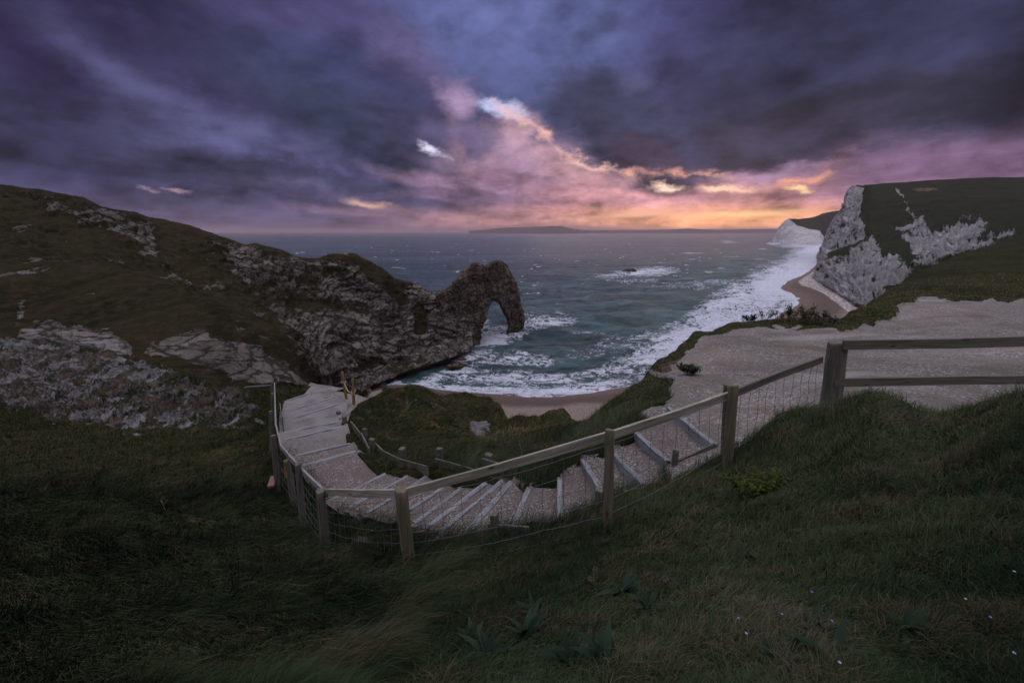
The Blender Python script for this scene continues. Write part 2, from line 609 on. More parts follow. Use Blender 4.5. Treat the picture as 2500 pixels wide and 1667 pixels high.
    b.inputs['Specular IOR Level'].default_value = 0.04
    hgt = t.m('ADD', t.m('MULTIPLY', n3, 0.45 * gbump), t.m('MULTIPLY', t.m('MULTIPLY', crack, fr), 1.1))
    hgt = t.m('ADD', hgt, t.m('MULTIPLY', n2, 0.8 * gbump))
    bp = t.new('ShaderNodeBump')
    bp.inputs['Strength'].default_value = 0.9
    bp.inputs['Distance'].default_value = 0.9 * bumpk / scale
    t.put(bp.inputs['Height'], hgt)
    bp2 = t.new('ShaderNodeBump')
    bp2.inputs['Strength'].default_value = 0.5
    bp2.inputs['Distance'].default_value = 0.02
    t.put(bp2.inputs['Height'], sp)
    t.l.new(bp.outputs[0], bp2.inputs['Normal'])
    t.l.new(bp2.outputs[0], b.inputs['Normal'])
    return m


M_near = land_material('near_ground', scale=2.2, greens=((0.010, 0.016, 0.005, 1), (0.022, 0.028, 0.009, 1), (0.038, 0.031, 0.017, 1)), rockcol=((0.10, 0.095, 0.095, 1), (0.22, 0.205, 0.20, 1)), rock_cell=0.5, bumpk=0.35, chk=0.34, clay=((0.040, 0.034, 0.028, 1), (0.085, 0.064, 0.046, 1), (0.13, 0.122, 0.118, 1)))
M_head = land_material('headland', scale=1.0, greens=((0.018, 0.019, 0.007, 1), (0.036, 0.034, 0.013, 1), (0.062, 0.043, 0.026, 1)), rock_cell=0.24, rockcol=((0.17, 0.148, 0.128, 1), (0.34, 0.30, 0.262, 1)), crack_mix=0.85, chk=0.7, gbump=1.9)
M_cliff = land_material('chalk_cliff', scale=0.22, greens=((0.008, 0.020, 0.005, 1), (0.015, 0.029, 0.008, 1), (0.026, 0.026, 0.010, 1)), rock_cell=0.6, rockcol=((0.30, 0.29, 0.29, 1), (0.55, 0.53, 0.52, 1)), bumpk=1.6, chk=1.2, soft=0.09)
M_arch = land_material('arch_rock', scale=1.0, rock_cell=0.26, rockcol=((0.13, 0.10, 0.075, 1), (0.27, 0.205, 0.155, 1)), crack_mix=0.75, bumpk=1.0)


def ellipse(px, py, cx, cy, rx, ry, ang=0):
    a = math.radians(ang)
    dx_, dy_ = px - cx, py - cy
    x = dx_ * math.cos(a) + dy_ * math.sin(a)
    y = -dx_ * math.sin(a) + dy_ * math.cos(a)
    return np.clip(1.3 - np.sqrt((x / rx) ** 2 + (y / ry) ** 2), 0, 1)


# ================================================================== steps: timber positions
# far end (px,py), near end (px,py), height below the eye
STEPS = [
    ((1633, 995), (1745, 1085), -3.25), ((1553, 1055), (1632, 1125), -3.42), ((1495, 1100), (1572, 1180), -3.60),
    ((1422, 1120), (1468, 1195), -3.78), ((1367, 1166), (1368, 1265), -3.95), ((1292, 1189), (1255, 1281), -4.12),
    ((1248, 1175), (1132, 1306), -4.29), ((1228, 1172), (1072, 1302), -4.44), ((1190, 1176), (1035, 1290), -4.59),
    ((1130, 1188), (1012, 1276), -4.74), ((1095, 1180), (968, 1262), -4.89), ((1046, 1160), (893, 1252), -5.04),
    ((998, 1158), (850, 1240), -5.19), ((943, 1155), (800, 1222), -5.34), ((868, 1101), (737, 1136), -5.62),
    ((855, 1082), (722, 1112), -5.75), ((838, 1040), (694, 1073), -6.0), ((834, 1027), (694, 1054), -6.12),
    ((838, 982), (694, 1026), -6.4), ((822, 968), (694, 1004), -6.55), ((760, 957), (700, 978), -6.85)]
SF = [P(a[0], a[1], z=z) for a, b_, z in STEPS]
SN = [P(b_[0], b_[1], z=z) for a, b_, z in STEPS]
END_F, END_N = P(840, 948, z=-7.3), P(765, 938, z=-7.3)
path_poly = [(p.x, p.y) for p in SN] + [(END_N.x, END_N.y), (END_F.x, END_F.y)] + [(p.x, p.y) for p in reversed(SF)]

# ================================================================== ground sheet (near land)
def Z_(px, py, z):
    return (px, py, 'z', z)


def Y_(px, py, y):
    return (px, py, 'Y', y)


K = []
K.append([Z_(-700, 2400, -1.5), Z_(3200, 2400, -1.35)])
K.append([Z_(-700, 1720, -1.75), Z_(1000, 1720, -1.62), Z_(2500, 1720, -1.4), Z_(3200, 1720, -1.35)])
K.append([Z_(-700, 1500, -2.6), Z_(0, 1500, -2.6), Z_(500, 1500, -2.9), Z_(1000, 1500, -2.9), Z_(1250, 1480, -2.6), Z_(1480, 1460, -2.35), Z_(1800, 1350, -2.25), Z_(2200, 1300, -1.75), Z_(2500, 1300, -1.5), Z_(3200, 1300, -1.4)])
K.append([Z_(-700, 1330, -4.0), Z_(0, 1330, -4.1), Z_(300, 1340, -4.3), Z_(600, 1345, -4.75), Z_(720, 1340, -5.0), Z_(794, 1341, -5.17), Z_(900, 1365, -4.6), Z_(1000, 1388, -4.1), Z_(1250, 1345, -3.7), Z_(1480, 1295, -3.25), Z_(1630, 1210, -3.15), Z_(1775, 1128, -3.07), Z_(1850, 1050, -2.85), Z_(1900, 1010, -2.7), Z_(2020, 992, -2.45), Z_(2090, 975, -2.1), Z_(2130, 966, -1.95), Z_(2190, 985, -2.05), Z_(2230, 1008, -2.15), Z_(2290, 1020, -2.2), Z_(2400, 985, -1.8), Z_(2500, 950, -1.5), Z_(3200, 850, -1.0)])
K.append([Z_(-700, 1200, -6), Z_(0, 1200, -6), Z_(300, 1200, -6.1), Z_(600, 1205, -5.9), Z_(700, 1215, -5.6), Z_(794, 1237, -5.45), Z_(880, 1262, -5.2), Z_(960, 1280, -4.97), Z_(1030, 1302, -4.68), Z_(1130, 1316, -4.35), Z_(1255, 1295, -4.15), Z_(1368, 1277, -3.95), Z_(1470, 1240, -3.75), Z_(1572, 1188, -3.6), Z_(1632, 1137, -3.45), Z_(1745, 1095, -3.27), Z_(1850, 1060, -3.15), Z_(1900, 1040, -3.1), Z_(2020, 1035, -3.1), Z_(2130, 1035, -3.0), Z_(2290, 1060, -2.95), Z_(2500, 1050, -2.9), Z_(3200, 1050, -2.9)])
K.append([Z_(-700, 1080, -8), Z_(0, 1080, -8), Z_(300, 1080, -8), Z_(600, 1085, -7.2), Z_(690, 1090, -6.2), Z_(800, 1130, -5.65), Z_(870, 1140, -5.5), Z_(943, 1150, -5.3), Z_(1046, 1153, -5.0), Z_(1128, 1168, -4.72), Z_(1240, 1160, -4.35), Z_(1300, 1160, -4.12), Z_(1367, 1146, -3.95), Z_(1422, 1106, -3.8), Z_(1495, 1070, -3.66), Z_(1553, 1035, -3.5), Z_(1633, 985, -3.3), Z_(1750, 960, -3.3), Z_(1900, 930, -3.3), Z_(2100, 900, -3.3), Z_(2300, 900, -3.25), Z_(2500, 900, -3.2), Z_(3200, 900, -3.1)])
K.append([Z_(-700, 960, -10.5), Z_(0, 960, -10.5), Z_(300, 970, -10.2), Z_(500, 985, -9.6), Z_(600, 1000, -8.5), Z_(680, 1010, -6.8), Z_(760, 1010, -6.4), Z_(830, 1015, -6.2), Z_(870, 1040, -6.1), Z_(950, 1070, -6.1), Z_(1046, 1085, -6.0), Z_(1128, 1090, -5.7), Z_(1240, 1090, -5.3), Z_(1300, 1095, -5.1), Z_(1367, 1085, -4.7), Z_(1422, 1050, -4.4), Z_(1480, 1000, -4.1), Z_(1553, 960, -3.85), Z_(1633, 900, -3.6), Z_(1750, 860, -3.5), Z_(1900, 850, -3.5), Z_(2100, 830, -3.5), Z_(2500, 800, -3.35), Z_(3200, 800, -3.3)])
K.append([Z_(-700, 800, -11), Z_(0, 831, -11), Z_(110, 832, -11), Z_(250, 862, -11), Z_(330, 880, -11), Z_(450, 920, -10.8), Z_(590, 955, -9.8), Z_(660, 962, -8.0), Z_(720, 952, -7.6), Z_(760, 944, -7.35), Z_(830, 955, -7.1), Z_(870, 965, -7.0), Z_(896, 975, -6.9), Z_(906, 960, -6.8), Z_(940, 951, -6.5), Z_(974, 948, -6.4), Z_(1008, 949, -6.4), Z_(1042, 964, -6.5), Z_(1076, 978, -6.8), Z_(1110, 999, -6.9), Z_(1141, 1026, -7.0), Z_(1200, 1045, -6.9), Z_(1300, 1055, -6.0), Z_(1367, 1052, -5.4), Z_(1422, 1038, -4.9), Z_(1480, 990, -4.5), Z_(1553, 935, -4.0), Z_(1633, 885, -3.7), Z_(1750, 825, -3.65), Z_(1900, 810, -3.65), Z_(2100, 790, -3.6), Z_(2300, 760, -3.5), Z_(2500, 750, -3.45), Z_(3200, 750, -3.4)])
K.append([Z_(-700, 815, -13), Z_(0, 846, -13), Z_(250, 880, -13), Z_(450, 945, -13), Z_(590, 985, -12), Z_(680, 985, -9.4), Z_(760, 975, -8.8), Z_(850, 985, -8.5), Z_(985, 970, -8.2), Z_(1060, 982, -8.1), Z_(1080, 976, -8.0), Z_(1097, 972, -7.9), Z_(1144, 967, -7.8), Z_(1195, 970, -7.8), Z_(1216, 985, -7.8), Z_(1226, 1002, -7.6), Z_(1236, 1019, -7.4), Z_(1260, 1026, -7.2), Z_(1314, 1026, -7.0), Z_(1327, 1012, -6.7), Z_(1345, 1006, -6.6), Z_(1366, 1006, -6.5), Z_(1382, 1018, -6.3), Z_(1412, 1031, -5.9), Z_(1463, 1028, -5.4), Z_(1490, 997, -5.1), Z_(1538, 967, -4.7), Z_(1565, 939, -4.4), Z_(1582, 905, -4.1), Z_(1600, 877, -3.9), Z_(1624, 873, -3.85), Z_(1661, 843, -3.8), Z_(1695, 809, -3.8), Z_(1732, 807, -3.8), Z_(1780, 789, -3.8), Z_(1807, 781, -3.8), Z_(1900, 779, -3.8), Z_(2050, 779, -3.7), Z_(2095, 757, -3.7), Z_(2150, 748, -3.6), Z_(2200, 728, -3.6), Z_(2240, 724, -3.6), Z_(2500, 716, -3.5), Z_(3200, 716, -3.5)])
_e = K[-1]


def shift(kl, dz, ry, lo=-1e9, hi=1e9):
    out = []
    for q in kl:
        d = pixdir(q[0], q[1])
        s = d[2] / d[1]
        Yq = q[3] if q[2] == 'Y' else q[3] / s
        zq = s * Yq
        Y2 = Yq * ry
        z2 = dz if callable(dz) is False else dz(q[0], zq)
        # row for the new point on the same px column
        s2 = z2 / Y2
        v = (s2 * CP + SP) / (CP - s2 * SP)
        if lo <= q[0] <= hi:
            out.append((q[0], 833.5 - v * FPX, 'Y', Y2))
    return out


k8 = shift([q for q in _e if q[0] < 2090], lambda px, z: z - (4.0 if px < 700 else 11.0), 1.25)
k8 += [Y_(2095, 757, 27), Y_(2130, 733, 34), Y_(2176, 706, 45), Y_(2244, 665, 60), Y_(2300, 640, 72), Y_(2346, 620, 85), Y_(2414, 603, 98), Y_(2500, 572, 118), Y_(3200, 480, 180)]
K.append(k8)
k9 = shift([q for q in k8 if q[0] < 700], lambda px, z: -24.0, 1.5)
k9 += shift([q for q in k8 if 700 <= q[0] < 2090], lambda px, z: -40.0, 1.7)
k9 += shift([q for q in k8 if q[0] >= 2090], lambda px, z: -35.0, 1.35)
K.append(k9)
K.append(shift(k9, lambda px, z: -53.0, 1.6))
GPX = np.concatenate([np.arange(-3600, -700, 60.0), np.arange(-700, -60, 10.0), np.arange(-60, 2560, 2.6), np.arange(2560, 3200, 10.0), np.arange(3200, 6000, 60.0)])
G = loft(K, GPX, [12, 60, 80, 60, 60, 60, 50, 60, 40, 60, 30], smooth=6, refl=(3, 7, 8))
gx, gy, gz = G[..., 0], G[..., 1], G[..., 2]
gpx, gpy = project(gx, gy, gz)
inpath = pip_dist(gx, gy, path_poly)
nearpath = sstep(inpath, -0.02, -0.10)
rr = fbm(gx * 0.45, gy * 0.45, None, 4) * 0.16 + fbm(gx * 2.1, gy * 2.1, None, 4) * 0.045
farh = fbm(gx * 0.12, gy * 0.12, None, 4)
dist_f = sstep(gy, 8, 25)

# surface cover
gravel_poly = [(1590, 905), (1630, 905), (1668, 868), (1712, 828), (1790, 806), (1850, 797), (1950, 800), (2060, 806), (2110, 795), (2170, 780), (2200, 755), (2225, 735), (2260, 728), (2330, 735), (2420, 730), (3400, 735), (3400, 2000), (1900, 2000), (1760, 1180), (1640, 1180), (1600, 1050), (1560, 1015), (1630, 985), (1640, 930)]
sg = pip_dist(gpx, gpy, gravel_poly)
gravel = sstep(sg + fbm(gpx * 0.02, gpy * 0.05, None, 6) * 13, 7, -7)
# never on the near grassy bank (rows before the fence line crest)
rowid = np.arange(G.shape[0])[:, None] * np.ones((1, G.shape[1]))
ROW_A = 12 + 60 + 80
bank = rowid <= ROW_A + 4 + 26 * sstep(gpx, 1980, 1860)
gravel = np.where(bank, 0, gravel)
gravel = np.maximum(gravel, nearpath)
end_path = sstep(pip_dist(gpx, gpy, [(690, 1060), (690, 985), (745, 965), (770, 948), (840, 945), (935, 953), (905, 968), (875, 985), (855, 1010), (850, 1030)]), 4, -4)
gravel = np.where((gy > 9) & (gy < 24), np.maximum(gravel, end_path), gravel)
bare = sstep(pip_dist(gpx, gpy, [(1608, 886), (1655, 874), (1690, 880), (1690, 930), (1670, 975), (1640, 985), (1652, 945), (1622, 925)]), 5, -5)
clump = ellipse(gpx, gpy, 1680, 902, 24, 15, 20)
gravel = np.where((clump > 0.35) & (gy > 8), 0, gravel)
chalk = np.zeros_like(gx)
for (cx, cy, rx, ry, an, k_) in [(1172, 1036, 34, 22, 10, 1.5), (1200, 990, 38, 10, 10, .6), (40, 845, 110, 16, 4, .9), (320, 890, 120, 9, 14, 1.1), (120, 935, 190, 20, 12, .75), (150, 890, 180, 26, 14, .6),
                                 (430, 975, 85, 16, 8, .7), (450, 1025, 70, 13, 6, .7), (620, 1000, 40, 9, 0, .9), (630, 1030, 40, 8, 0, .8), (560, 1048, 60, 8, 0, .8), (620, 1095, 40, 10, 8, .7),
                                 (470, 1038, 50, 8, 0, .9), (330, 1062, 40, 6, 0, .7), (150, 1045, 60, 7, 0, .6), (900, 1010, 26, 14, 30, .6), (965, 1045, 30, 10, 30, .45), (1245, 1030, 20, 6, 0, .6), (890, 1318, 55, 14, 8, 1.0), (600, 940, 60, 8, 0, .4)]:
    chalk = np.maximum(chalk, ellipse(gpx, gpy, cx, cy, rx, ry, an) * k_)
strat = fbm(gpx * 0.006 + gpy * 0.03, gpy * 0.10 - gpx * 0.038, None, 4)
chalk *= 0.75 + 0.5 * strat
chalk = np.where(bank & (gpx > 1100), 0, chalk)
clay = np.zeros_like(gx)
for (cx, cy, rx, ry, an, k_) in [(330, 925, 140, 32, 12, 1.0), (470, 955, 120, 22, 14, .9), (60, 930, 90, 30, 5, .6), (560, 985, 90, 25, 10, .6), (200, 985, 180, 28, 6, .6), (1530, 1025, 45, 18, -30, .6), (930, 1330, 60, 16, 8, .8), (1440, 1040, 60, 26, -25, .5)]:
    clay = np.maximum(clay, ellipse(gpx, gpy, cx, cy, rx, ry, an) * k_)
clay *= 0.8 + 0.5 * strat
clay = np.maximum(clay, bare * 0.9)
mpatch = sstep(fbm(gx * 0.9 + 3, gy * 0.9, None, 4), 0.30, 0.55) * (gy > 11.5) * (gy < 26) * (gpx > 850) * (gpx < 1500) * (1 - gravel)
clay = np.maximum(clay, mpatch * 0.62)
clay = np.maximum(clay, 0.50 * sstep(inpath, 0.4, 0.05) * (gy < 12) * (gx > -1))
band = sstep(pip_dist(gpx, gpy, [(-300, 820), (0, 828), (110, 830), (250, 860), (450, 918), (600, 954), (640, 1000), (600, 1050), (480, 1050), (330, 1060), (150, 1040), (0, 990), (-300, 960)]) + fbm(gpx * 0.02, gpy * 0.04, None, 3) * 22, 22, -22) * (gy > 12)
sdir = fbm((gpx * .34 + gpy * .94) * 0.09, (gpx * .94 - gpy * .34) * 0.012, None, 4)
rockn = band * (0.40 + 0.75 * sdir)
chalk = np.maximum(chalk * 0.8, band * (0.26 + 0.85 * fbm((gpx * .34 + gpy * .94) * 0.07 + 9, (gpx * .94 - gpy * .34) * 0.010, None, 3)))
rockn += band * 0.25 * sstep(gpx, 320, 150)
clay = np.maximum(clay * 0.8, band * (0.50 + 0.5 * fbm(gpx * 0.012, gpy * 0.035 + 5, None, 3)))
leftz = sstep(gpx, 700, 600) * sstep(gpy, 1080, 1000)
disp = rr * (1 - gravel) + (1 - gravel) * farh * 0.25 * dist_f
mound = sstep(gy, 11, 14) * (gx > -9) * (gx < 4) * (gpx > 850) * (1 - gravel) * sstep(inpath, 0.3, 1.2)
disp += mound * (fbm(gx * 0.55, gy * 0.55, None, 4) * 0.30)
disp += leftz * (np.abs(strat) * 0.5 + fbm(gx * 0.6, gy * 0.6, gz * 0.6, 5) * 0.35)
disp += gravel * (fbm(gx * 1.3, gy * 1.3, None, 5) * 0.025 + fbm(gx * 0.35, gy * 0.35, None, 3) * 0.10 * (1 - nearpath))
gz = gz + disp - 0.30 * sstep(inpath, 0.0, -0.12)
G[..., 2] = gz
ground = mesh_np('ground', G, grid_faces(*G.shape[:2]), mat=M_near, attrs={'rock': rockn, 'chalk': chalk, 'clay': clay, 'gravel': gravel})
tag(ground, kind='structure')
GPXv, GPYv = project(G[..., 0], G[..., 1], G[..., 2])
grassm = (1 - sstep(gravel, 0.3, 0.95)) * (1 - sstep(chalk, 0.4, 0.7)) * (1 - 0.9 * sstep(clay, 0.4, 0.7)) * (inpath > -0.01)
# land behind and under the viewer
nb = 40
bx_, by_ = np.meshgrid(np.linspace(-30, 30, nb), np.linspace(-30, 0.9, nb))
bz_ = CAMZ - 1.45 + 0.06 * np.maximum(-by_, 0) + fbm(bx_ * 0.4, by_ * 0.4) * 0.05
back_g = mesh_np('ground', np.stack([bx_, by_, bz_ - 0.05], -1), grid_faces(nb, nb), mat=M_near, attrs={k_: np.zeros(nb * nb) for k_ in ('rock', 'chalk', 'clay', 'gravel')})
tag(back_g, kind='structure')


def hit(px, py, ymin=0.0, ymax=1e9):
    """first point of the near land seen in direction (px, py)"""
    j = int(np.argmin(np.abs(GPX - px)))
    colp = GPYv[:, j]
    yy = G[:, j, 1]
    for i in range(5, len(colp) - 1):
        if yy[i] < ymin or yy[i] > ymax:
            continue
        if (colp[i] - py) * (colp[i + 1] - py) <= 0 and colp[i] != colp[i + 1]:
            f = (colp[i] - py) / (colp[i] - colp[i + 1])
            return Vector(G[i, j] * (1 - f) + G[i + 1, j] * f)
    return P(px, py, Y=10)


def ground_z(x, y):
    d = (G[::2, ::2, 0] - x) ** 2 + (G[::2, ::2, 1] - y) ** 2
    i = np.unravel_index(np.argmin(d), d.shape)
    return float(G[::2, ::2][i][2])


# ================================================================== headland (left)
H = []
H.append([Y_(-700, 940, 50), Y_(0, 900, 47), Y_(250, 915, 44), Y_(400, 945, 42), Y_(600, 990, 42), Y_(740, 985, 55), Y_(850, 985, 100), Z_(890, 962, -51), Z_(1000, 918, -51), Z_(1100, 880, -51), Z_(1180, 851, -51), Z_(1200, 845, -51)])
H.append([Y_(-700, 790, 62), Y_(0, 812, 60), Y_(110, 815, 58), Y_(250, 850, 55), Y_(400, 900, 50), Y_(600, 945, 50), Y_(740, 945, 60), Y_(850, 948, 125), Z_(890, 945, -48), Z_(1000, 905, -48), Z_(1100, 872, -47.5), Z_(1180, 840, -47.5), Z_(1200, 835, -47.5)])
H.append([Y_(-700, 720, 80), Y_(0, 750, 75), Y_(150, 775, 72), Y_(250, 795, 68), Y_(350, 815, 64), Y_(450, 815, 64), Y_(550, 835, 62), Y_(640, 870, 62), Y_(740, 925, 64), Y_(800, 930, 85), Y_(850, 905, 140), Y_(890, 905, 145), Y_(1000, 868, 172), Y_(1100, 830, 182), Y_(1180, 790, 205), Y_(1200, 780, 208)])
H.append([Y_(-700, 640, 100), Y_(0, 640, 95), Y_(245, 650, 98), Y_(391, 686, 92), Y_(486, 714, 86), Y_(595, 758, 80), Y_(663, 791, 76), Y_(740, 848, 73), Y_(800, 903, 88), Y_(850, 880, 143), Y_(890, 880, 148), Y_(1000, 835, 176), Y_(1100, 800, 185), Y_(1180, 760, 208), Y_(1200, 755, 210)])
H.append([Y_(-700, 620, 106), Y_(0, 625, 102), Y_(245, 648, 106), Y_(391, 697, 108), Y_(486, 730, 108), Y_(595, 778, 108), Y_(663, 812, 108), Y_(740, 872, 110), Y_(800, 905, 118), Y_(850, 862, 149), Y_(890, 860, 152), Y_(1000, 810, 179), Y_(1100, 775, 188), Y_(1180, 745, 210), Y_(1200, 740, 212)])
H.append([Y_(-700, 540, 128), Y_(0, 550, 125), Y_(300, 590, 132), Y_(450, 650, 138), Y_(600, 690, 144), Y_(740, 750, 150), Y_(850, 740, 166), Y_(900, 740, 170), Y_(1000, 755, 183), Y_(1050, 750, 187), Y_(1100, 735, 192), Y_(1180, 720, 212), Y_(1200, 715, 214)])
sky_l = [(-700, 400), (0, 451), (95, 463), (160, 473), (204, 482), (224, 492), (248, 505), (296, 512), (327, 517), (361, 529), (422, 541), (476, 555), (510, 567), (558, 582), (595, 597), (611, 596), (626, 594), (663, 602), (697, 614), (719, 626), (753, 631), (784, 629), (804, 619), (838, 617), (872, 620), (889, 632), (906, 638), (933, 653), (960, 677), (1001, 690), (1029, 704), (1052, 713), (1083, 708), (1110, 694), (1150, 690), (1200, 690)]
yr = lambda px: float(np.interp(px, [-700, 0, 540, 745, 830, 900, 1000, 1050, 1110, 1180, 1200], [150, 150, 165, 174, 180, 184, 190, 193, 200, 216, 218]))
H.append([Y_(a, b_, yr(a)) for a, b_ in sky_l])
H.append(shift(H[-1], lambda px, z: z - 7.0, 1.12))
H.append(shift(H[-2], lambda px, z: -52.0, 1.32))
HPX = np.concatenate([np.arange(-700, -60, 12.0), np.arange(-60, 1153, 2.0)])
Hd = loft(H, HPX, [8, 70, 60, 30, 90, 100, 16, 30], smooth=9, refl=(6,))
hx, hy, hz = Hd[..., 0], Hd[..., 1], Hd[..., 2]
hpx, hpy = project(hx, hy, hz)


hwob = fbm(hpx * 0.02, hpy * 0.03, None, 4) * 16


def pm(poly, soft=14, k_=1.0):
    return sstep(pip_dist(hpx, hpy, poly) + hwob, soft * 1.5, -soft * 1.5) * k_


rock = np.zeros_like(hx)
rock = np.maximum(rock, pm([(60, 470), (150, 488), (245, 512), (330, 528), (370, 550), (375, 590), (400, 640), (450, 675), (492, 708), (470, 712), (410, 680), (385, 640), (330, 600), (250, 565), (180, 548), (100, 505)], 14, 0.80))
rock = np.maximum(rock, pm([(350, 850), (430, 818), (500, 808), (560, 820), (620, 840), (650, 860), (690, 890), (742, 940), (640, 945), (560, 920), (500, 905), (440, 872), (360, 865)], 7, 0.95))
rock = np.maximum(rock, pm([(560, 785), (620, 797), (680, 825), (720, 860), (780, 905), (770, 922), (690, 875), (620, 835)], 8, 0.62))
face = pm([(500, 572), (560, 585), (620, 600), (700, 625), (760, 640), (810, 637), (880, 640), (920, 700), (960, 720), (1000, 690), (1050, 710), (1120, 660), (1300, 600), (1300, 850), (1180, 870), (1080, 900), (1000, 935), (900, 960), (800, 945), (745, 900), (700, 850), (660, 790), (620, 740), (570, 680), (530, 620)], 12, 0.70)
rock = np.maximum(rock, face)
rock = np.where((face > 0.5) & (hpx > 980), rock + 0.14 * sstep(hpx, 980, 1060), rock)
for poly, so, kk in [([(800, 610), (885, 612), (905, 640), (960, 680), (1000, 735), (975, 748), (930, 700), (890, 645), (800, 628)], 7, .8),
                     ([(690, 735), (800, 738), (900, 760), (910, 775), (800, 775), (700, 760)], 12, .42), ([(720, 690), (760, 650), (790, 690), (770, 730)], 12, .2),
                     ([(680, 800), (760, 850), (880, 800), (900, 815), (790, 870), (860, 862), (990, 880), (1040, 880), (1010, 905), (900, 900), (790, 905), (720, 860)], 12, .45),
                     ([(1008, 730), (1030, 735), (1045, 790), (1040, 812), (1015, 805)], 5, .7), ([(640, 720), (665, 790), (720, 850), (690, 850), (640, 780)], 8, .6),
                     ([(690, 850), (760, 880), (830, 935), (740, 930)], 10, .5), ([(1130, 760), (1160, 790), (1140, 830), (1110, 800)], 8, .2)]:
    rock -= sstep(pip_dist(hpx, hpy, poly) + hwob, so * 1.5, -so * 1.5) * kk * 1.0
layer = fbm(hpx * 0.004, hpy * 0.035 - hpx * 0.004, None, 4)
rock = np.where(rock > 0.2, rock + layer * 0.28, rock)
chk = pm([(70, 795), (150, 788), (260, 803), (300, 832), (320, 880), (250, 880), (110, 850), (60, 840)], 8, 0.35)
chk = np.maximum(chk, ellipse(hpx, hpy, 50, 760, 16, 60, 15) * 0.5)
rock = np.maximum(rock, pm([(640, 700), (760, 770), (880, 870), (860, 950), (780, 940), (700, 850), (650, 790), (600, 740)], 14, 0.55))
rk2 = pm([(60, 795), (150, 788), (260, 803), (310, 835), (325, 880), (0, 880)], 8, 0.7)
rock = np.maximum(rock, rk2)
nrm = normals(Hd)
wa_ = fbm(hx * 0.15, hy * 0.15, hz * 0.15, 4)
f1, f2, cid = worley(hx * 0.33 + wa_, hy * 0.33, hz * 0.5 + wa_)
rb = sstep(rock, 0.25, 0.6)
edge = sstep(f2 - f1, 0.02, 0.22)
wr_ = sstep(hpx, 620, 860)
bedc = (hpy - hpx * 0.42) * (1 - wr_) / 42.0 + (hpy + hpx * 0.06) * wr_ / 46.0 + fbm(hpx * 0.007, hpy * 0.010, None, 4) * 1.9
sawf = bedc - np.floor(bedc)
saw = sstep(sawf, 0.0, 0.8) * sstep(sawf, 1.0, 0.9)
stepn = 0.5 + 0.5 * np.sin(np.floor(bedc) * 12.9898)
rock = np.where(rock > 0.25, rock + (stepn - 0.5) * 0.22 - 0.16 * (1 - saw), rock)
d_ = wa_ * 1.5 + fbm(hx * 0.6, hy * 0.6, hz * 0.6, 4) * 0.35
ridge = 1 - 2 * np.abs(fbm(hpx * 0.006 - hpy * 0.010, hpx * 0.002 + hpy * 0.004, None, 3))
bed = fbm(hx * 0.03, hy * 0.03, hz * 0.33, 3)
d_ += rb * (saw * (0.4 + 0.7 * stepn) * (0.3 + 0.7 * wr_) + edge * (0.2 + 0.55 * cid) + bed * 0.9 + ridge * 0.9 * sstep(hpx, 520, 700))
fade = sstep(hy, 45, 62)
# keep skyline close to its traced height
d_ *= (0.35 + 0.65 * sstep(np.abs(hpy - np.interp(hpx, [a for a, _ in sky_l], [b_ for _, b_ in sky_l])), 0, 25))
d_ *= 0.35 + 0.65 * sstep(hy, 70, 140)
Hd = Hd + nrm * (d_ * fade * 0.8)[..., None]
rock = np.maximum(rock, (0.62 * sstep(fbm(hx * 0.11, hy * 0.07, hz * 0.2, 4), 0.42, 0.75) * (hpy < 800)))
clh = ellipse(hpx, hpy, 620, 606, 40, 10, 10) * 0.6
clh = np.maximum(clh, 0.75 * sstep(Hd[..., 2], 5.0, 1.5) * (hpx > 850))
head = mesh_np('headland', Hd, grid_faces(*Hd.shape[:2]), mat=M_head, attrs={'seam': sstep(sawf, 0.90, 0.97) * sstep(sawf, 1.0, 0.985) + sstep(sawf, 0.06, 0.0), 'rock': rock, 'chalk': chk, 'clay': clh * 0.7, 'gravel': np.zeros_like(rock)})
tag(head, kind='structure')

# ================================================================== rock arch
c2 = lambda X, Y: (600 + X / 2.94, 500 + Y / 2.94)
arch_out = [c2(*q) for q in [(1360, 640), (1420, 608), (1470, 590), (1500, 548), (1540, 508), (1560, 470), (1600, 440), (1660, 412), (1690, 430), (1725, 440), (1760, 415), (1805, 396), (1845, 405), (1875, 450), (1910, 500), (1936, 560), (1950, 610), (1964, 660), (1974, 720), (1992, 770), (1996, 820), (2002, 850), (1996, 880), (1940, 925),
                             (1870, 915), (1888, 870), (1876, 820), (1852, 775), (1830, 735), (1812, 700), (1780, 682), (1740, 682), (1706, 700), (1686, 760), (1682, 800), (1676, 850), (1676, 960), (1690, 1050), (1640, 1085), (1560, 1110), (1480, 1130), (1400, 1000), (1360, 800)]]


def arch_Y(px):
    return float(np.interp(px, [1060, 1120, 1180, 1250, 1285], [192, 200, 207, 229, 232]))


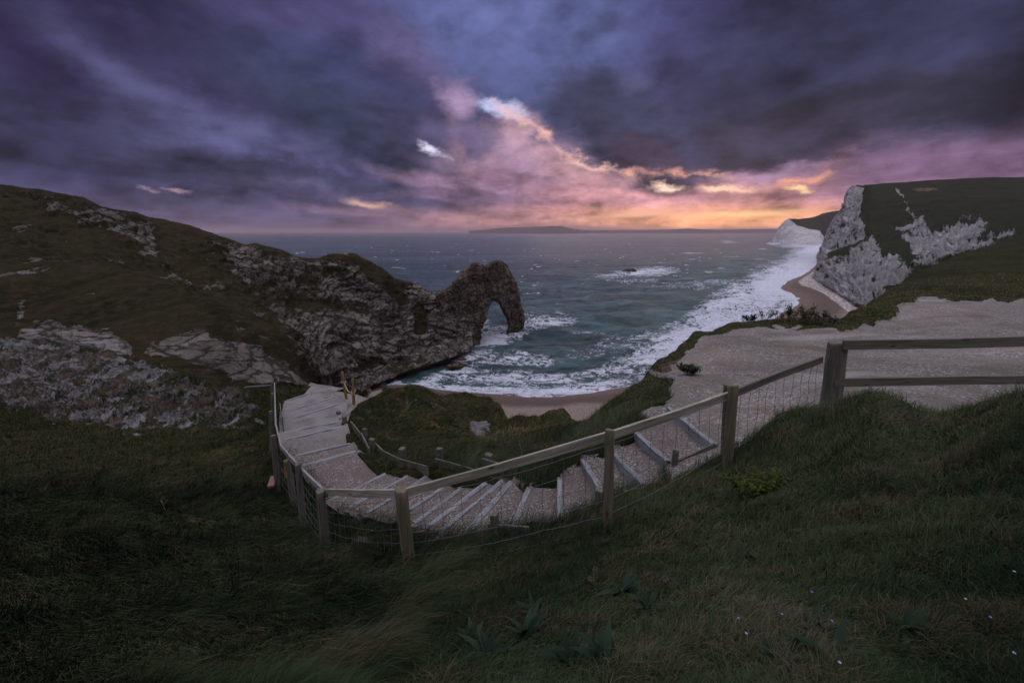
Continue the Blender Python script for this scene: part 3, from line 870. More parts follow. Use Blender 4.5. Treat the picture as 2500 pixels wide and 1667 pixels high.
def build_arch():
    import bmesh
    bm = bmesh.new()
    layers = []
    # thickness: narrower at the front/back, full in the middle
    cx = sum(p[0] for p in arch_out) / len(arch_out)
    for (dy_, ins) in ((-6.0, 0.80), (-4.0, 0.2), (0, 0.0), (5, 0.0), (9, 0.3), (12, 0.9)):
        ring = []
        n = len(arch_out)
        for i, (px, py) in enumerate(arch_out):
            q0 = np.array(arch_out[i - 1])
            q1 = np.array(arch_out[(i + 1) % n])
            tt = q1 - q0
            nn = np.array([-tt[1], tt[0]])
            nn /= np.linalg.norm(nn)
            px2, py2 = px + nn[0] * ins * 6.0, py + nn[1] * ins * 6.0
            ring.append(bm.verts.new(P(px2, py2, Y=arch_Y(px) + dy_)))
        layers.append(ring)
    n = len(arch_out)
    for a, b_ in zip(layers[:-1], layers[1:]):
        for i in range(n):
            bm.faces.new((a[i], a[(i + 1) % n], b_[(i + 1) % n], b_[i]))
    bm.faces.new(list(reversed(layers[0])))
    bm.faces.new(layers[-1])
    bmesh.ops.triangulate(bm, faces=[f for f in bm.faces if len(f.verts) > 4])
    bmesh.ops.recalc_face_normals(bm, faces=bm.faces)
    me = bpy.data.meshes.new('tmp')
    bm.to_mesh(me)
    bm.free()
    o = bpy.data.objects.new('tmp', me)
    COL.objects.link(o)
    r = o.modifiers.new('r', 'REMESH')
    r.mode = 'VOXEL'
    r.voxel_size = 0.32
    s = o.modifiers.new('s', 'SMOOTH')
    s.iterations = 2
    s.factor = 0.6
    dg = bpy.context.evaluated_depsgraph_get()
    ev = o.evaluated_get(dg)
    m2 = bpy.data.meshes.new_from_object(ev)
    bpy.data.objects.remove(o)
    nv = len(m2.vertices)
    co = np.empty(nv * 3, np.float32)
    no = np.empty(nv * 3, np.float32)
    m2.vertices.foreach_get('co', co)
    m2.vertex_normals.foreach_get('vector', no)
    co = co.reshape(-1, 3).astype(float)
    no = no.reshape(-1, 3)
    x, y, z = co.T
    w = fbm(x * 0.15, y * 0.15, z * 0.15, 4)
    f1, f2, cid = worley(x * 0.4 + w, y * 0.4, z * 0.4 + w)
    dd = w * 0.9 + sstep(f2 - f1, 0.02, 0.25) * (0.3 + 0.8 * cid) - 0.5 + fbm(x * 0.9, y * 0.9, z * 0.9, 4) * 0.35
    dd += (1 - np.abs(fbm(x * 0.25, y * 0.25, z * 0.05, 3)) * 2) * 0.5 - 0.3
    co = co + no * (dd * 0.75)[:, None]
    m2.vertices.foreach_set('co', co.astype(np.float32).ravel())
    for k_, v in (('rock', 0.95 - 0.35 * sstep(z, 26, 34) * 0.3), ('chalk', z * 0), ('clay', 0.5 * sstep(z, 28, 36) * 0.8), ('gravel', z * 0)):
        a = m2.attributes.new(k_, 'FLOAT', 'POINT')
        a.data.foreach_set('value', np.asarray(v, np.float32))
    m2.polygons.foreach_set('use_smooth', np.ones(len(m2.polygons), bool))
    m2.materials.clear()
    m2.materials.append(M_arch)
    m2.name = 'rock_arch'
    o = bpy.data.objects.new('rock_arch', m2)
    COL.objects.link(o)
    tag(o, 'brown limestone arch with one opening standing in the surf at the end of the headland', 'rock arch')


build_arch()


def lump(name, centre, size, seed, mat, amp=0.35, sub=4, attrs=None):
    import bmesh
    bm = bmesh.new()
    bmesh.ops.create_icosphere(bm, subdivisions=sub, radius=1.0)
    for v in bm.verts:
        p = v.co.copy()
        n1 = mnoise.fractal(p * 1.3 + Vector((seed, seed * 2, 0)), 1.0, 2.0, 4)
        n2 = mnoise.cell(p * 2.5 + Vector((seed, 0, 0)))
        v.co = p * (1 + amp * n1 + 0.12 * n2)
        v.co = Vector((v.co.x * size[0], v.co.y * size[1], v.co.z * size[2]))
    me = bpy.data.meshes.new(name)
    bm.to_mesh(me)
    bm.free()
    for k_, v in (attrs or {'rock': 1.0, 'chalk': 0.0, 'clay': 0.0, 'gravel': 0.0}).items():
        a = me.attributes.new(k_, 'FLOAT', 'POINT')
        a.data.foreach_set('value', np.full(len(me.vertices), v, np.float32))
    me.materials.append(mat)
    o = bpy.data.objects.new(name, me)
    o.location = centre
    COL.objects.link(o)
    return o


p = P(1536, 665, z=-50)
o = lump('sea_rock', (p.x, p.y, -0.3), (9.5, 5.0, 4.6), 3.1, M_arch)
tag(o, 'dark low rock alone in the open sea ringed by white foam', 'rock')
o2 = lump('sea_rock_knob', (0, 0, 0), (3.2, 3.0, 4.0), 7.7, M_arch)
o2.name = 'knob'
o2.parent = o
o2.location = (5.8, 0.5, 0.6)
for i, (px, py, s_) in enumerate([(1152, 871, 2.2), (1132, 878, 1.5), (1122, 890, 1.9), (1105, 893, 1.3)]):
    p = P(px, py, z=-50)
    o = lump('shore_rock', (p.x, p.y, -0.1), (s_ * 1.5, s_, s_ * 0.6), 11 + i * 3, M_arch, sub=3)
    tag(o, ['largest wet rock awash off the foot of the headland', 'small wet rock behind the largest one at the headland foot', 'flat wet rock nearest the sand at the headland foot', 'smallest wet rock tucked against the headland foot'][i], 'rock', 'wet rocks at the headland foot')

# ================================================================== right headland: chalk cliffs
C = []
C.append([Z_(1981, 684, -52), Z_(2000, 700, -52), Z_(2030, 715, -52), Z_(2090, 750, -52), Z_(2200, 775, -52), Z_(3200, 800, -52)])
C.append([Z_(1981, 678, -48.5), Z_(2000, 690, -47.5), Z_(2030, 705, -46), Z_(2060, 722, -46), Z_(2090, 740, -45), Z_(2120, 748, -44), Z_(2200, 750, -42), Z_(3200, 760, -40)])
C.append([Y_(1981, 677, 510), Y_(2000, 662, 475), Y_(2030, 648, 455), Y_(2060, 640, 435), Y_(2100, 640, 430), Y_(2200, 645, 405), Y_(2300, 630, 380), Y_(2500, 600, 350), Y_(3200, 540, 300)])
C.append([Y_(1981, 676, 530), Y_(1995, 655, 600), Y_(2010, 632, 640), Y_(2023, 622, 620), Y_(2108, 590, 600), Y_(2193, 560, 600), Y_(2300, 530, 600), Y_(2500, 500, 600), Y_(3200, 470, 600)])
csky = [(1981, 675, 560), (1990, 656, 700), (2001, 626, 850), (2006, 605, 860), (2016, 577, 880), (2025, 556, 880), (2040, 529, 880), (2052, 512, 880), (2059, 502, 880), (2062, 482, 880), (2071, 461, 880), (2084, 453, 880), (2142, 449, 900), (2244, 442, 900), (2346, 436, 900), (2420, 433, 900), (2500, 433, 900), (3200, 415, 900)]
C.append([Y_(*q) for q in csky])
C.append(shift(C[-1], lambda px, z: z - 12, 1.1))
C.append(shift(C[-2], lambda px, z: -52.0, 1.5))
CPX = np.concatenate([np.arange(1981, 2100, 0.9), np.arange(2100, 2560, 1.6), np.arange(2560, 3200, 12.0)])
Cd = loft(C, CPX, [6, 50, 70, 110, 10, 20], smooth=2, refl=(4,))
x, y, z = Cd[..., 0], Cd[..., 1], Cd[..., 2]
cpx, cpy = project(x, y, z)


def pmc(poly, soft, k_):
    return sstep(pip_dist(cpx, cpy, poly), soft, -soft) * k_


ck = pmc([(1990, 660), (2016, 570), (2040, 522), (2059, 495), (2062, 475), (2070, 455), (2088, 453), (2106, 468), (2102, 500), (2098, 535), (2114, 560), (2112, 582), (2070, 598), (2030, 620), (2010, 640)], 4, 0.86)
ck = np.maximum(ck, pmc([(1975, 690), (1998, 650), (2025, 632), (2070, 618), (2095, 598), (2130, 578), (2150, 610), (2160, 632), (2185, 625), (2210, 640), (2232, 655), (2205, 690), (2160, 705), (2160, 735), (2110, 775), (2060, 760), (2000, 720)], 12, 0.76))
ck = np.maximum(ck, pmc([(2185, 560), (2255, 528), (2262, 560), (2300, 560), (2340, 540), (2400, 530), (2410, 545), (2390, 585), (2480, 565), (2480, 575), (2400, 600), (2340, 622), (2270, 650), (2225, 640), (2222, 600), (2200, 578)], 12, 0.68))
ck = np.maximum(ck, sstep(line_dist(cpx, cpy, [(2188, 461), (2200, 474), (2210, 492), (2220, 508), (2213, 518), (2226, 528), (2236, 542)]), 3.4, 1.4) * 0.62)
ck = np.maximum(ck, sstep(line_dist(cpx, cpy, [(2188, 505), (2198, 495), (2208, 488)]), 2.6, 0.8) * 0.5)
s1 = fbm((cpx * .85 + cpy * .5) * 0.16, (cpx * .5 - cpy * .85) * 0.035, None, 4)
s2 = fbm((cpx * .6 + cpy * .8) * 0.11, (cpx * .8 - cpy * .6) * 0.030 + 7, None, 4)
s3 = fbm(cpx * 0.045 + cpy * 0.02, cpy * 0.05, None, 5) * 0.9 + 0.1 * s1
rface = sstep(pip_dist(cpx, cpy, [(1990, 660), (2016, 570), (2040, 522), (2059, 495), (2062, 475), (2070, 450), (2120, 450), (2118, 575), (2070, 590), (2020, 618)]), 8, -4)
rright = sstep(cpx, 2180, 2200)
streak = s1 * rface + (1 - rface) * ((0.45 * s2 + 0.7 * fbm(cpx * 0.035, cpy * 0.06, None, 4)) * rright + s3 * (1 - rright))
toe = np.interp(cpx, [1981, 2000, 2030, 2060, 2090, 2120], [678, 690, 705, 722, 740, 748])
holes = fbm(cpx * 0.11 + cpy * 0.05, cpy * 0.10 - cpx * 0.03, None, 4)
ck = np.where(ck > 0.1, ck + streak * (0.50 + 0.45 * rface) + holes * 0.30 * (1 - rface) - 0.05, ck)
ck = np.maximum(ck, sstep(cpy, toe - 22, toe - 8) * 0.72 * (cpx < 2140))
nz = normals(Cd)
dd = (fbm(x * 0.02, y * 0.02, z * 0.02, 4) * 5 + (streak * 4.5 + holes * 4.0) * sstep(ck, 0.2, 0.6) + (1 - 2 * np.abs(s1)) * 4.0 * rface) * sstep(z, 0, 12)
dd *= 0.25 + 0.75 * sstep(cpy - np.interp(cpx, [q[0] for q in csky], [q[1] for q in csky]), 0, 15)
Cd = Cd + nz * dd[..., None]
cliff = mesh_np('cliff', Cd, grid_faces(*Cd.shape[:2]), mat=M_cliff, attrs={'rock': sstep(ck, 0.1, 0.5) * 0.5, 'chalk': ck, 'clay': ellipse(cpx, cpy, 2260, 463, 45, 6) * 0.7, 'gravel': np.zeros_like(ck)})
tag(cliff, kind='structure')
# farther chalk head
E = []
E.append([Z_(1882, 595, -52), Z_(1950, 600, -52), Z_(2020, 604, -52), Z_(2150, 610, -52)])
E.append([Z_(1882, 593.5, -50), Z_(1950, 597, -50), Z_(2020, 601, -50), Z_(2150, 606, -50)])
E.append([Y_(1882, 592.5, 2040), Y_(1893, 574, 2060), Y_(1905, 554, 2060), Y_(1916, 541, 2060), Y_(1924, 539, 2060), Y_(1950, 548, 2060), Y_(1980, 555, 2060), Y_(2003, 560, 2060), Y_(2012, 570, 2060), Y_(2020, 585, 2060), Y_(2150, 590, 2060)])
esky = [(1882, 592, 2100), (1893, 573, 2100), (1905, 553, 2100), (1916, 540, 2100), (1924, 537, 2120), (1945, 535, 2200), (1980, 531, 2250), (2000, 527, 2250), (2020, 520, 2250), (2045, 516, 2250), (2150, 508, 2250)]
E.append([Y_(*q) for q in esky])
E.append(shift(E[-1], lambda px, z: -52.0, 1.3))
EPX = np.arange(1882, 2150, 0.8)
Ed = loft(E, EPX, [4, 40, 24, 12], smooth=1)
x, y, z = Ed[..., 0], Ed[..., 1], Ed[..., 2]
epx, epy = project(x, y, z)
ck = sstep(pip_dist(epx, epy, [(1875, 600), (1893, 570), (1916, 536), (1926, 538), (1950, 549), (1980, 556), (2003, 562), (2008, 575), (2014, 585), (2014, 612), (1875, 612)]), 2.0, -2.0) * 0.9
dd = (fbm(x * 0.012, y * 0.012, z * 0.012, 5) * 12) * sstep(z, 0, 30)
Ed = Ed + normals(Ed) * dd[..., None] * 0.6
far_cliff = mesh_np('cliff', Ed, grid_faces(*Ed.shape[:2]), mat=M_cliff, attrs={'rock': ck * 0, 'chalk': ck, 'clay': ck * 0, 'gravel': ck * 0})
tag(far_cliff, kind='structure')


# ================================================================== distant coast across the bay
def ridge_land(name, pts, Y0, depth, mat):
    px = np.arange(pts[0][0], pts[-1][0] + 0.1, 2.0)
    top = np.interp(px, [q[0] for q in pts], [q[1] for q in pts])
    V = []
    for f, yy in ((0, Y0), (0.8, Y0 + depth * 0.25), (1, Y0 + depth * 0.5), (0.7, Y0 + depth * 0.8), (0, Y0 + depth)):
        row = []
        for a, tp in zip(px, top):
            zt = max(P(a, tp, Y=Y0 + depth * 0.5).z, -1)
            zt *= 1 + 0.06 * mnoise.noise(Vector((a * 0.08, 0, 0)))
            xx = (a - 1250) / FPX * yy / (CP + 0.24 * SP)
            row.append((xx, yy, -3 + (zt + 3) * f))
        V.append(row)
    V = np.array(V)
    o = mesh_np(name, V, grid_faces(*V.shape[:2]), mat=mat, attrs={k_: np.zeros(V.shape[0] * V.shape[1]) for k_ in ('rock', 'chalk', 'clay', 'gravel')})
    return tag(o, kind='structure')


c8 = lambda X, Y: (1100 + X / 2.94, 500 + Y / 2.94)
ridge_land('island', [c8(*q) for q in [(130, 186), (230, 180), (340, 168), (430, 162), (600, 158), (700, 154), (790, 152), (830, 162), (900, 176), (960, 183), (1000, 186)]], 11000, 2500, M_cliff)
ridge_land('far_coast', [c8(*q) for q in [(1000, 186), (1100, 183), (1400, 182), (1560, 178), (1700, 170), (1800, 176), (1950, 180), (2100, 176), (2250, 173), (2500, 170), (2900, 168)]], 13500, 2500, M_cliff)

# ================================================================== shoreline, beach, sea
shore_px = [(860, 955), (930, 940), (985, 936), (1032, 940), (1059, 949), (1134, 957), (1236, 964), (1304, 968), (1406, 962), (1474, 956), (1566, 939), (1640, 902), (1740, 850), (1850, 800), (1925, 757), (1955, 738), (1940, 720), (1902, 706), (1915, 690), (1960, 672), (1985, 655), (1996, 640), (1990, 625), (2003, 607), (2010, 601)]
shore = [(P(a, b_, z=-50).x, P(a, b_, z=-50).y) for a, b_ in shore_px]


def smooth_line(pts, it=2):
    for _ in range(it):
        out = [pts[0]]
        for a, b_ in zip(pts[:-1], pts[1:]):
            out.append((a[0] * .75 + b_[0] * .25, a[1] * .75 + b_[1] * .25))
            out.append((a[0] * .25 + b_[0] * .75, a[1] * .25 + b_[1] * .75))
        out.append(pts[-1])
        pts = out
    return pts


shore = smooth_line(shore)
land_poly = [(-400, shore[0][1] - 5)] + [(-120, shore[0][1])] + shore + [(2300, 2300), (3500, 1500), (3500, -100), (-400, -100)]


def shore_d(X, Y):
    """positive inland"""
    dn = line_dist(X, Y, shore)
    ins = pip_dist(X, Y, land_poly) < 0
    return np.where(ins, dn, -dn)


# beach mesh: rows in view angle, flat coastal shelf
bpx = np.arange(700, 2300, 4.0)
bpy_ = np.concatenate([np.arange(596, 640, 1.0), np.arange(640, 1120, 3.0)])
BX, BY = np.meshgrid(bpx, bpy_)
dd_ = np.stack([(BX - 1250) / FPX, CP + (833.5 - BY) / FPX * SP, -SP + (833.5 - BY) / FPX * CP], -1)
tt = -50.0 / dd_[..., 2]
X, Y = dd_[..., 0] * tt, dd_[..., 1] * tt
sd = shore_d(X, Y)
bn = fbm(X * 0.05, Y * 0.05) * 0.25
Zb = np.where(sd > 0, np.minimum(sd, 9) * 0.13 + np.clip(sd - 9, 0, 60) * 0.05, sd * 0.12) + bn * sstep(sd, 0, 12)
Zb = np.clip(Zb, -4, 8)
Mb, t, b = new_mat('sand')
pos = t.new('ShaderNodeNewGeometry').outputs['Position']
n1 = t.noise(pos, 0.12, 5, 0.6)
n2 = t.noise(pos, 1.6, 8, 0.75)
inl = t.m('ADD', t.attr('inland'), t.m('MULTIPLY', t.m('SUBTRACT', n1, 0.5), 7.0))
wet = t.mix(t.mr(n2, 0.3, 0.7), (0.058, 0.034, 0.025, 1), (0.090, 0.056, 0.040, 1))
dry = t.mix(t.mr(n2, 0.35, 0.65), (0.13, 0.10, 0.080, 1), (0.235, 0.19, 0.158, 1))
deb = t.mix(t.mr(t.noise(pos, 0.5, 6, 0.7), 0.42, 0.6), (0.10, 0.06, 0.045, 1), (0.60, 0.56, 0.54, 1))
col = t.mix(t.mr(inl, 10.0, 14.5), wet, dry)
col = t.mix(t.mr(t.m('ADD', t.attr('debris'), t.m('MULTIPLY', t.m('SUBTRACT', n2, 0.5), 0.6)), 0.35, 0.6), col, deb)
t.put(b.inputs['Base Color'], col)
t.put(b.inputs['Roughness'], t.mr(inl, 0.5, 7.5, 0.5, 0.85))
bp = t.new('ShaderNodeBump')
bp.inputs['Strength'].default_value = 0.35
bp.inputs['Distance'].default_value = 0.15
t.put(bp.inputs['Height'], n2)
t.l.new(bp.outputs[0], b.inputs['Normal'])
deb_a = sstep(pip_dist(BX, BY, [(1948, 690), (1985, 665), (2060, 700), (2200, 740), (2120, 800), (2075, 775), (2040, 745), (2010, 722), (1980, 708), (1955, 700)]), 6, -6)
beach = mesh_np('beach', np.stack([X, Y, Zb], -1), grid_faces(*X.shape)[:, ::-1], mat=Mb, attrs={'inland': np.where(Y > 200, sd * 0.42, sd), 'debris': deb_a})
tag(beach, kind='structure')


# waves from a random wind-sea spectrum
def wave_tile(N, Lm, wind, seed, kmin, kmax, ang):
    r = np.random.default_rng(seed)
    k = 2 * np.pi * np.fft.fftfreq(N, Lm / N)
    kx, ky = np.meshgrid(k, k, indexing='ij')
    kk = np.hypot(kx, ky) + 1e-9
    Lw = wind ** 2 / 9.81
    cosf = (kx * math.cos(ang) + ky * math.sin(ang)) / kk
    Ph = np.exp(-1 / (kk * Lw) ** 2) / kk ** 4 * (0.15 + cosf ** 2) * (kk > kmin) * (kk < kmax)
    h = np.fft.ifft2((r.normal(size=(N, N)) + 1j * r.normal(size=(N, N))) * np.sqrt(Ph)).real
    return h / h.std()


T1 = wave_tile(512, 260.0, 9.0, 5, 0.03, 3.0, math.radians(70))
T2 = wave_tile(512, 97.0, 5.0, 8, 0.2, 9.0, math.radians(50))


def samp(T, Lm, X, Y):
    N = T.shape[0]
    u = (X / Lm * N) % N
    v = (Y / Lm * N) % N
    i, j = u.astype(int) % N, v.astype(int) % N
    fu, fv = u - np.floor(u), v - np.floor(v)
    i2, j2 = (i + 1) % N, (j + 1) % N
    return (T[i, j] * (1 - fu) + T[i2, j] * fu) * (1 - fv) + (T[i, j2] * (1 - fu) + T[i2, j2] * fu) * fv


spx = np.concatenate([np.arange(-1200, 560, 8.0), np.arange(560, 2100, 2.6), np.arange(2100, 3800, 20.0)])
sy = np.concatenate([np.arange(1010, 700, -1.25), np.arange(700, 600, -0.9), np.arange(600, 571, -0.5), np.arange(571, 567.6, -0.2)])
SX, SY = np.meshgrid(spx, sy)
v_ = (833.5 - SY) / FPX
t_ = -50.0 / (-SP + v_ * CP)
X, Y = (SX - 1250) / FPX * t_, (CP + v_ * SP) * t_
sd = -shore_d(X, Y)          # positive out to sea
damp = sstep(sd, 0, 28)
arc = np.zeros_like(X)
_b = np.full(X.shape, 1e9)
_s = 0.0
for _i in range(0, len(shore) - 1, 2):
    _j = min(_i + 2, len(shore) - 1)
    _ax, _ay = shore[_i]
    _ex, _ey = shore[_j][0] - _ax, shore[_j][1] - _ay
    _l = math.hypot(_ex, _ey)
    _t = np.clip(((X - _ax) * _ex + (Y - _ay) * _ey) / (_l * _l + 1e-9), 0, 1)
    _d = np.hypot(X - _ax - _t * _ex, Y - _ay - _t * _ey)
    arc = np.where(_d < _b, _s + _t * _l, arc)
    _b = np.minimum(_b, _d)
    _s += _l
far = sstep(Y, 1400, 350)
# breakers: crests parallel to the shore
ph = sd + 6 * fbm(X * 0.02, Y * 0.02)
brk = np.zeros_like(X)
for d0, wd, am in ((16, 5, 0.5), (38, 7, 1.0), (66, 8, 0.8)):
    q = (ph - d0) / wd
    brk += am * np.exp(-q * q * np.where(q < 0, 2.5, 0.8)) * (0.6 + 0.6 * fbm(X * 0.015 + d0, Y * 0.015))
brk *= sstep(Y, 900, 500)
h1 = samp(T1, 260.0, X, Y)
h2 = samp(T2, 97.0, X + 13, Y * 0.97 + X * 0.2)
hgt = (h1 * 0.75 + h2 * 0.20) * (0.12 + 0.88 * damp) * far + brk * 0.8 * far
Zs = hgt + 0.05
# foam density
spx_, spy_ = SX, SY
foam = np.zeros_like(X)
FE = [(1225, 815, 64, 22, -8, 1.0), (1200, 832, 54, 22, -5, 1.3), (1175, 800, 30, 30, 0, .8), (1330, 790, 75, 15, -3, 1.15), (1375, 768, 30, 8, 20, .55), (1290, 770, 30, 10, 0, .5),
      (1160, 870, 70, 16, -15, .6), (1130, 900, 60, 18, -10, .5), (1240, 880, 160, 26, 0, .4), (1060, 925, 60, 14, -20, .6), (1300, 925, 250, 28, 2, .45), (1150, 945, 140, 8, 3, .7),
      (1330, 957, 240, 8, 0, .75), (1470, 935, 140, 20, -8, .68), (1530, 900, 140, 26, -12, .6), (1500, 850, 140, 20, -10, .52), (1620, 860, 160, 40, -18, .8), (1700, 800, 150, 34, -20, .85),
      (1800, 740, 130, 46, -24, 1.0), (1880, 690, 95, 44, -30, 1.1), (1945, 640, 60, 34, -45, 1.1), (1975, 610, 45, 14, -20, 1.2), (1960, 600, 70, 7, 0, 1.0), (1890, 594, 20, 5, 0, 1.1),
      (1575, 664, 80, 12, -2, 1.25), (1500, 674, 60, 6, 0, .6), (1550, 686, 70, 9, 0, .5), (1640, 700, 100, 10, 0, .4), (1700, 700, 60, 12, 10, .35), (1760, 690, 50, 12, 0, .4), (1600, 820, 140, 16, -5, .5), (1440, 810, 100, 8, 0, .3),
      (1780, 592, 30, 2.5, 0, .95), (1775, 588, 22, 1.5, 0, .8), (1690, 618, 38, 2.6, 0, .95), (1692, 633, 30, 1.8, 0, .7), (1745, 609, 20, 1.6, 0, .7), (1862, 608, 14, 2.2, 0, 1), (1858, 633, 22, 2.6, 0, .85), (1790, 627, 30, 1.8, 0, .7),
      (966, 653, 18, 2.2, 0, .85), (984, 655, 14, 2, 0, .7), (1015, 688, 12, 2.2, 0, .8), (1150, 612, 12, 1.4, 0, .7), (1408, 638, 9, 1.6, 0, .9), (1350, 670, 8, 1.5, 0, .7), (1425, 692, 10, 1.5, 0, .7), (1730, 664, 16, 2.2, 0, .7), (1760, 655, 12, 1.8, 0, .6)]
FE = [q[:5] + (q[5] * (0.62 if q[1] < 660 and q[0] < 1870 and q[3] < 4 else 1.0),) for q in FE]
for q in FE:
    m_ = (np.abs(spx_ - q[0]) < q[2] * 1.9 + 30) & (np.abs(spy_ - q[1]) < max(q[2], q[3]) * 1.9)
    foam[m_] = np.maximum(foam[m_], (ellipse(spx_[m_], spy_[m_], q[0], q[1], q[2], q[3], q[4]) * q[5]))
foam = foam + 0.10 * np.exp(-((sd - 4) / 5.0) ** 2) + 0.45 * np.exp(-np.clip(sd, 0, 99) / 2.6)
foam *= 0.80 + 0.5 * fbm(arc * 0.012, sd * 0.045, None, 4) + 0.38 * sstep(sd, 30, 6)
foam += 0.55 * np.clip(brk, 0, 1.2) * sstep(foam, 0.05, 0.3) + 1.1 * np.exp(-np.clip(sd, 0, 999) / 14.0) * sstep(Y, 170, 260)
# whitecaps on steep open-sea crests
nn1 = fbm(X * 0.010, Y * 0.004, None, 4)
cap = sstep(fbm(X * 0.055 + 3, Y * 0.10, None, 4) + nn1 * 0.25, 0.60, 0.9) * sstep(Y, 230, 420) * sstep(Y, 3000, 1200)
foam = np.maximum(foam, cap * 0.9)
foam += 0.07 * sstep(h1, 0.8, 2.4)
shallow = np.exp(-np.clip(sd, 0, 1e5) / 120.0)
Ms, t, b = new_mat('sea_water')
pos = t.new('ShaderNodeNewGeometry').outputs['Position']
rotp = t.mapping(pos, rot=(0, 0, math.radians(-12)), scale=(0.45, 1.0, 1.0))
wv1 = t.noise(rotp, 0.16, 7, 0.68, 0.8)
wv2 = t.noise(rotp, 0.030, 6, 0.62, 0.5)
wv3 = t.noise(rotp, 0.9, 5, 0.65, 0.6)
wv4 = t.noise(t.mapping(pos, scale=(0.25, 1, 1)), 0.008, 6, 0.7, 0.3)
# foam web
wf = t.vm('SCALE', t.vm('SUBTRACT', t.noise(pos, 0.16, 4, 0.6, out=1), (0.5, 0.5, 0.5)), scale=9.0)
pf = t.vm('ADD', pos, wf)
r1 = t.m('SUBTRACT', 1.0, t.m('MULTIPLY', t.m('ABSOLUTE', t.m('SUBTRACT', t.noise(pf, 0.20, 5, 0.6, 1.2), 0.5)), 12.0))
r2 = t.m('SUBTRACT', 1.0, t.m('MULTIPLY', t.m('ABSOLUTE', t.m('SUBTRACT', t.noise(t.mapping(t.attr('shorec', 'Vector'), scale=(0.10, 0.26, 1)), 1.0, 6, 0.62, 0.9), 0.5)), 10.0))
vv = t.voro(t.mapping(pf, scale=(1, .8, 1)), 0.45).outputs['Distance']
web = t.m('ADD', t.m('MULTIPLY', t.m('MAXIMUM', r1, -1.0), 0.50), t.m('MULTIPLY', t.m('MAXIMUM', r2, -1.0), 0.30))
web = t.m('ADD', web, t.m('MULTIPLY', t.mr(vv, 0.16, 0.0), 0.10))
fa = t.attr('foam')
big = t.m('MULTIPLY', t.m('SUBTRACT', t.noise(pos, 0.07, 5, 0.65), 0.5), 0.5)
stre = t.noise(t.mapping(pos, rot=(0, 0, math.radians(-38)), scale=(0.045, 0.16, 1)), 1.0, 5, 0.62, 0.5)
big = t.m('ADD', big, t.m('MULTIPLY', t.m('SUBTRACT', stre, 0.5), 1.5))
fv = t.m('ADD', t.m('ADD', fa, t.m('MULTIPLY', big, t.mr(fa, 0.02, 0.3))), t.m('MULTIPLY', web, t.mr(fa, 0.05, 0.3, 0.25, 1.0)))
fm = t.mr(fv, 0.72, 1.12)
fm = t.m('MULTIPLY', fm, t.mr(fa, 0.0, 0.08, 0.0, 1.0))
haze_f = t.mr(fv, 0.3, 1.0, 0.0, 0.25)
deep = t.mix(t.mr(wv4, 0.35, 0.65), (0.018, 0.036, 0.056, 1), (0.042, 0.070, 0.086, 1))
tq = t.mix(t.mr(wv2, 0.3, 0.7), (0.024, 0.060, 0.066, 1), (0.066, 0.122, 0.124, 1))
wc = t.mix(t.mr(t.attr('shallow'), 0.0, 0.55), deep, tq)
wc = t.vm('SCALE', wc, scale=t.mr(t.m('ADD', t.m('MULTIPLY', wv1, 0.6), t.m('MULTIPLY', wv2, 0.4)), 0.38, 0.60, 0.40, 1.65, False))  # wave light and shade painted into water colour: bright crests, dark troughs
wc = t.mix(haze_f, wc, (0.20, 0.28, 0.32, 1))
foamc = t.mix(t.mr(wv3, 0.3, 0.7), (0.52, 0.56, 0.66, 1), (0.84, 0.87, 0.95, 1))
lw = t.new('ShaderNodeFresnel')
lw.inputs['IOR'].default_value = 1.33
Msn = Ms.node_tree
dif = t.new('ShaderNodeBsdfDiffuse')
glo = t.new('ShaderNodeBsdfGlossy')
glo.inputs['Color'].default_value = (0.80, 0.90, 0.98, 1)
t.put(dif.inputs['Color'], t.mix(fm, wc, foamc))
mxs = t.new('ShaderNodeMixShader')
t.put(mxs.inputs[0], t.m('MULTIPLY', t.m('MULTIPLY', lw.outputs[0], 0.75), t.m('SUBTRACT', 1.0, t.m('MULTIPLY', fm, 0.9))))
t.l.new(dif.outputs[0], mxs.inputs[1])
t.l.new(glo.outputs[0], mxs.inputs[2])
t.l.new(mxs.outputs[0], [n_ for n_ in t.n if n_.type == 'OUTPUT_MATERIAL'][0].inputs[0])
glo.inputs['Roughness'].default_value = 0.20
hh = t.m('ADD', t.m('MULTIPLY', wv1, 2.4), t.m('MULTIPLY', wv3, 0.5))
hh = t.m('ADD', hh, t.m('MULTIPLY', wv2, 2.5))
hh = t.m('ADD', hh, t.m('MULTIPLY', fm, 0.25))
bp = t.new('ShaderNodeBump')
bp.inputs['Strength'].default_value = 1.0
t.put(bp.inputs['Distance'], 1.6)
t.put(bp.inputs['Height'], hh)
for n_ in (dif, glo, lw):
    t.l.new(bp.outputs[0], n_.inputs['Normal'])
t.n.remove(b)
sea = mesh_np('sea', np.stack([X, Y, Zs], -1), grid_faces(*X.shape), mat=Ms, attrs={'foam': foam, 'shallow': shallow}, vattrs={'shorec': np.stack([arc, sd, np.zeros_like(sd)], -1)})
tag(sea, kind='structure')


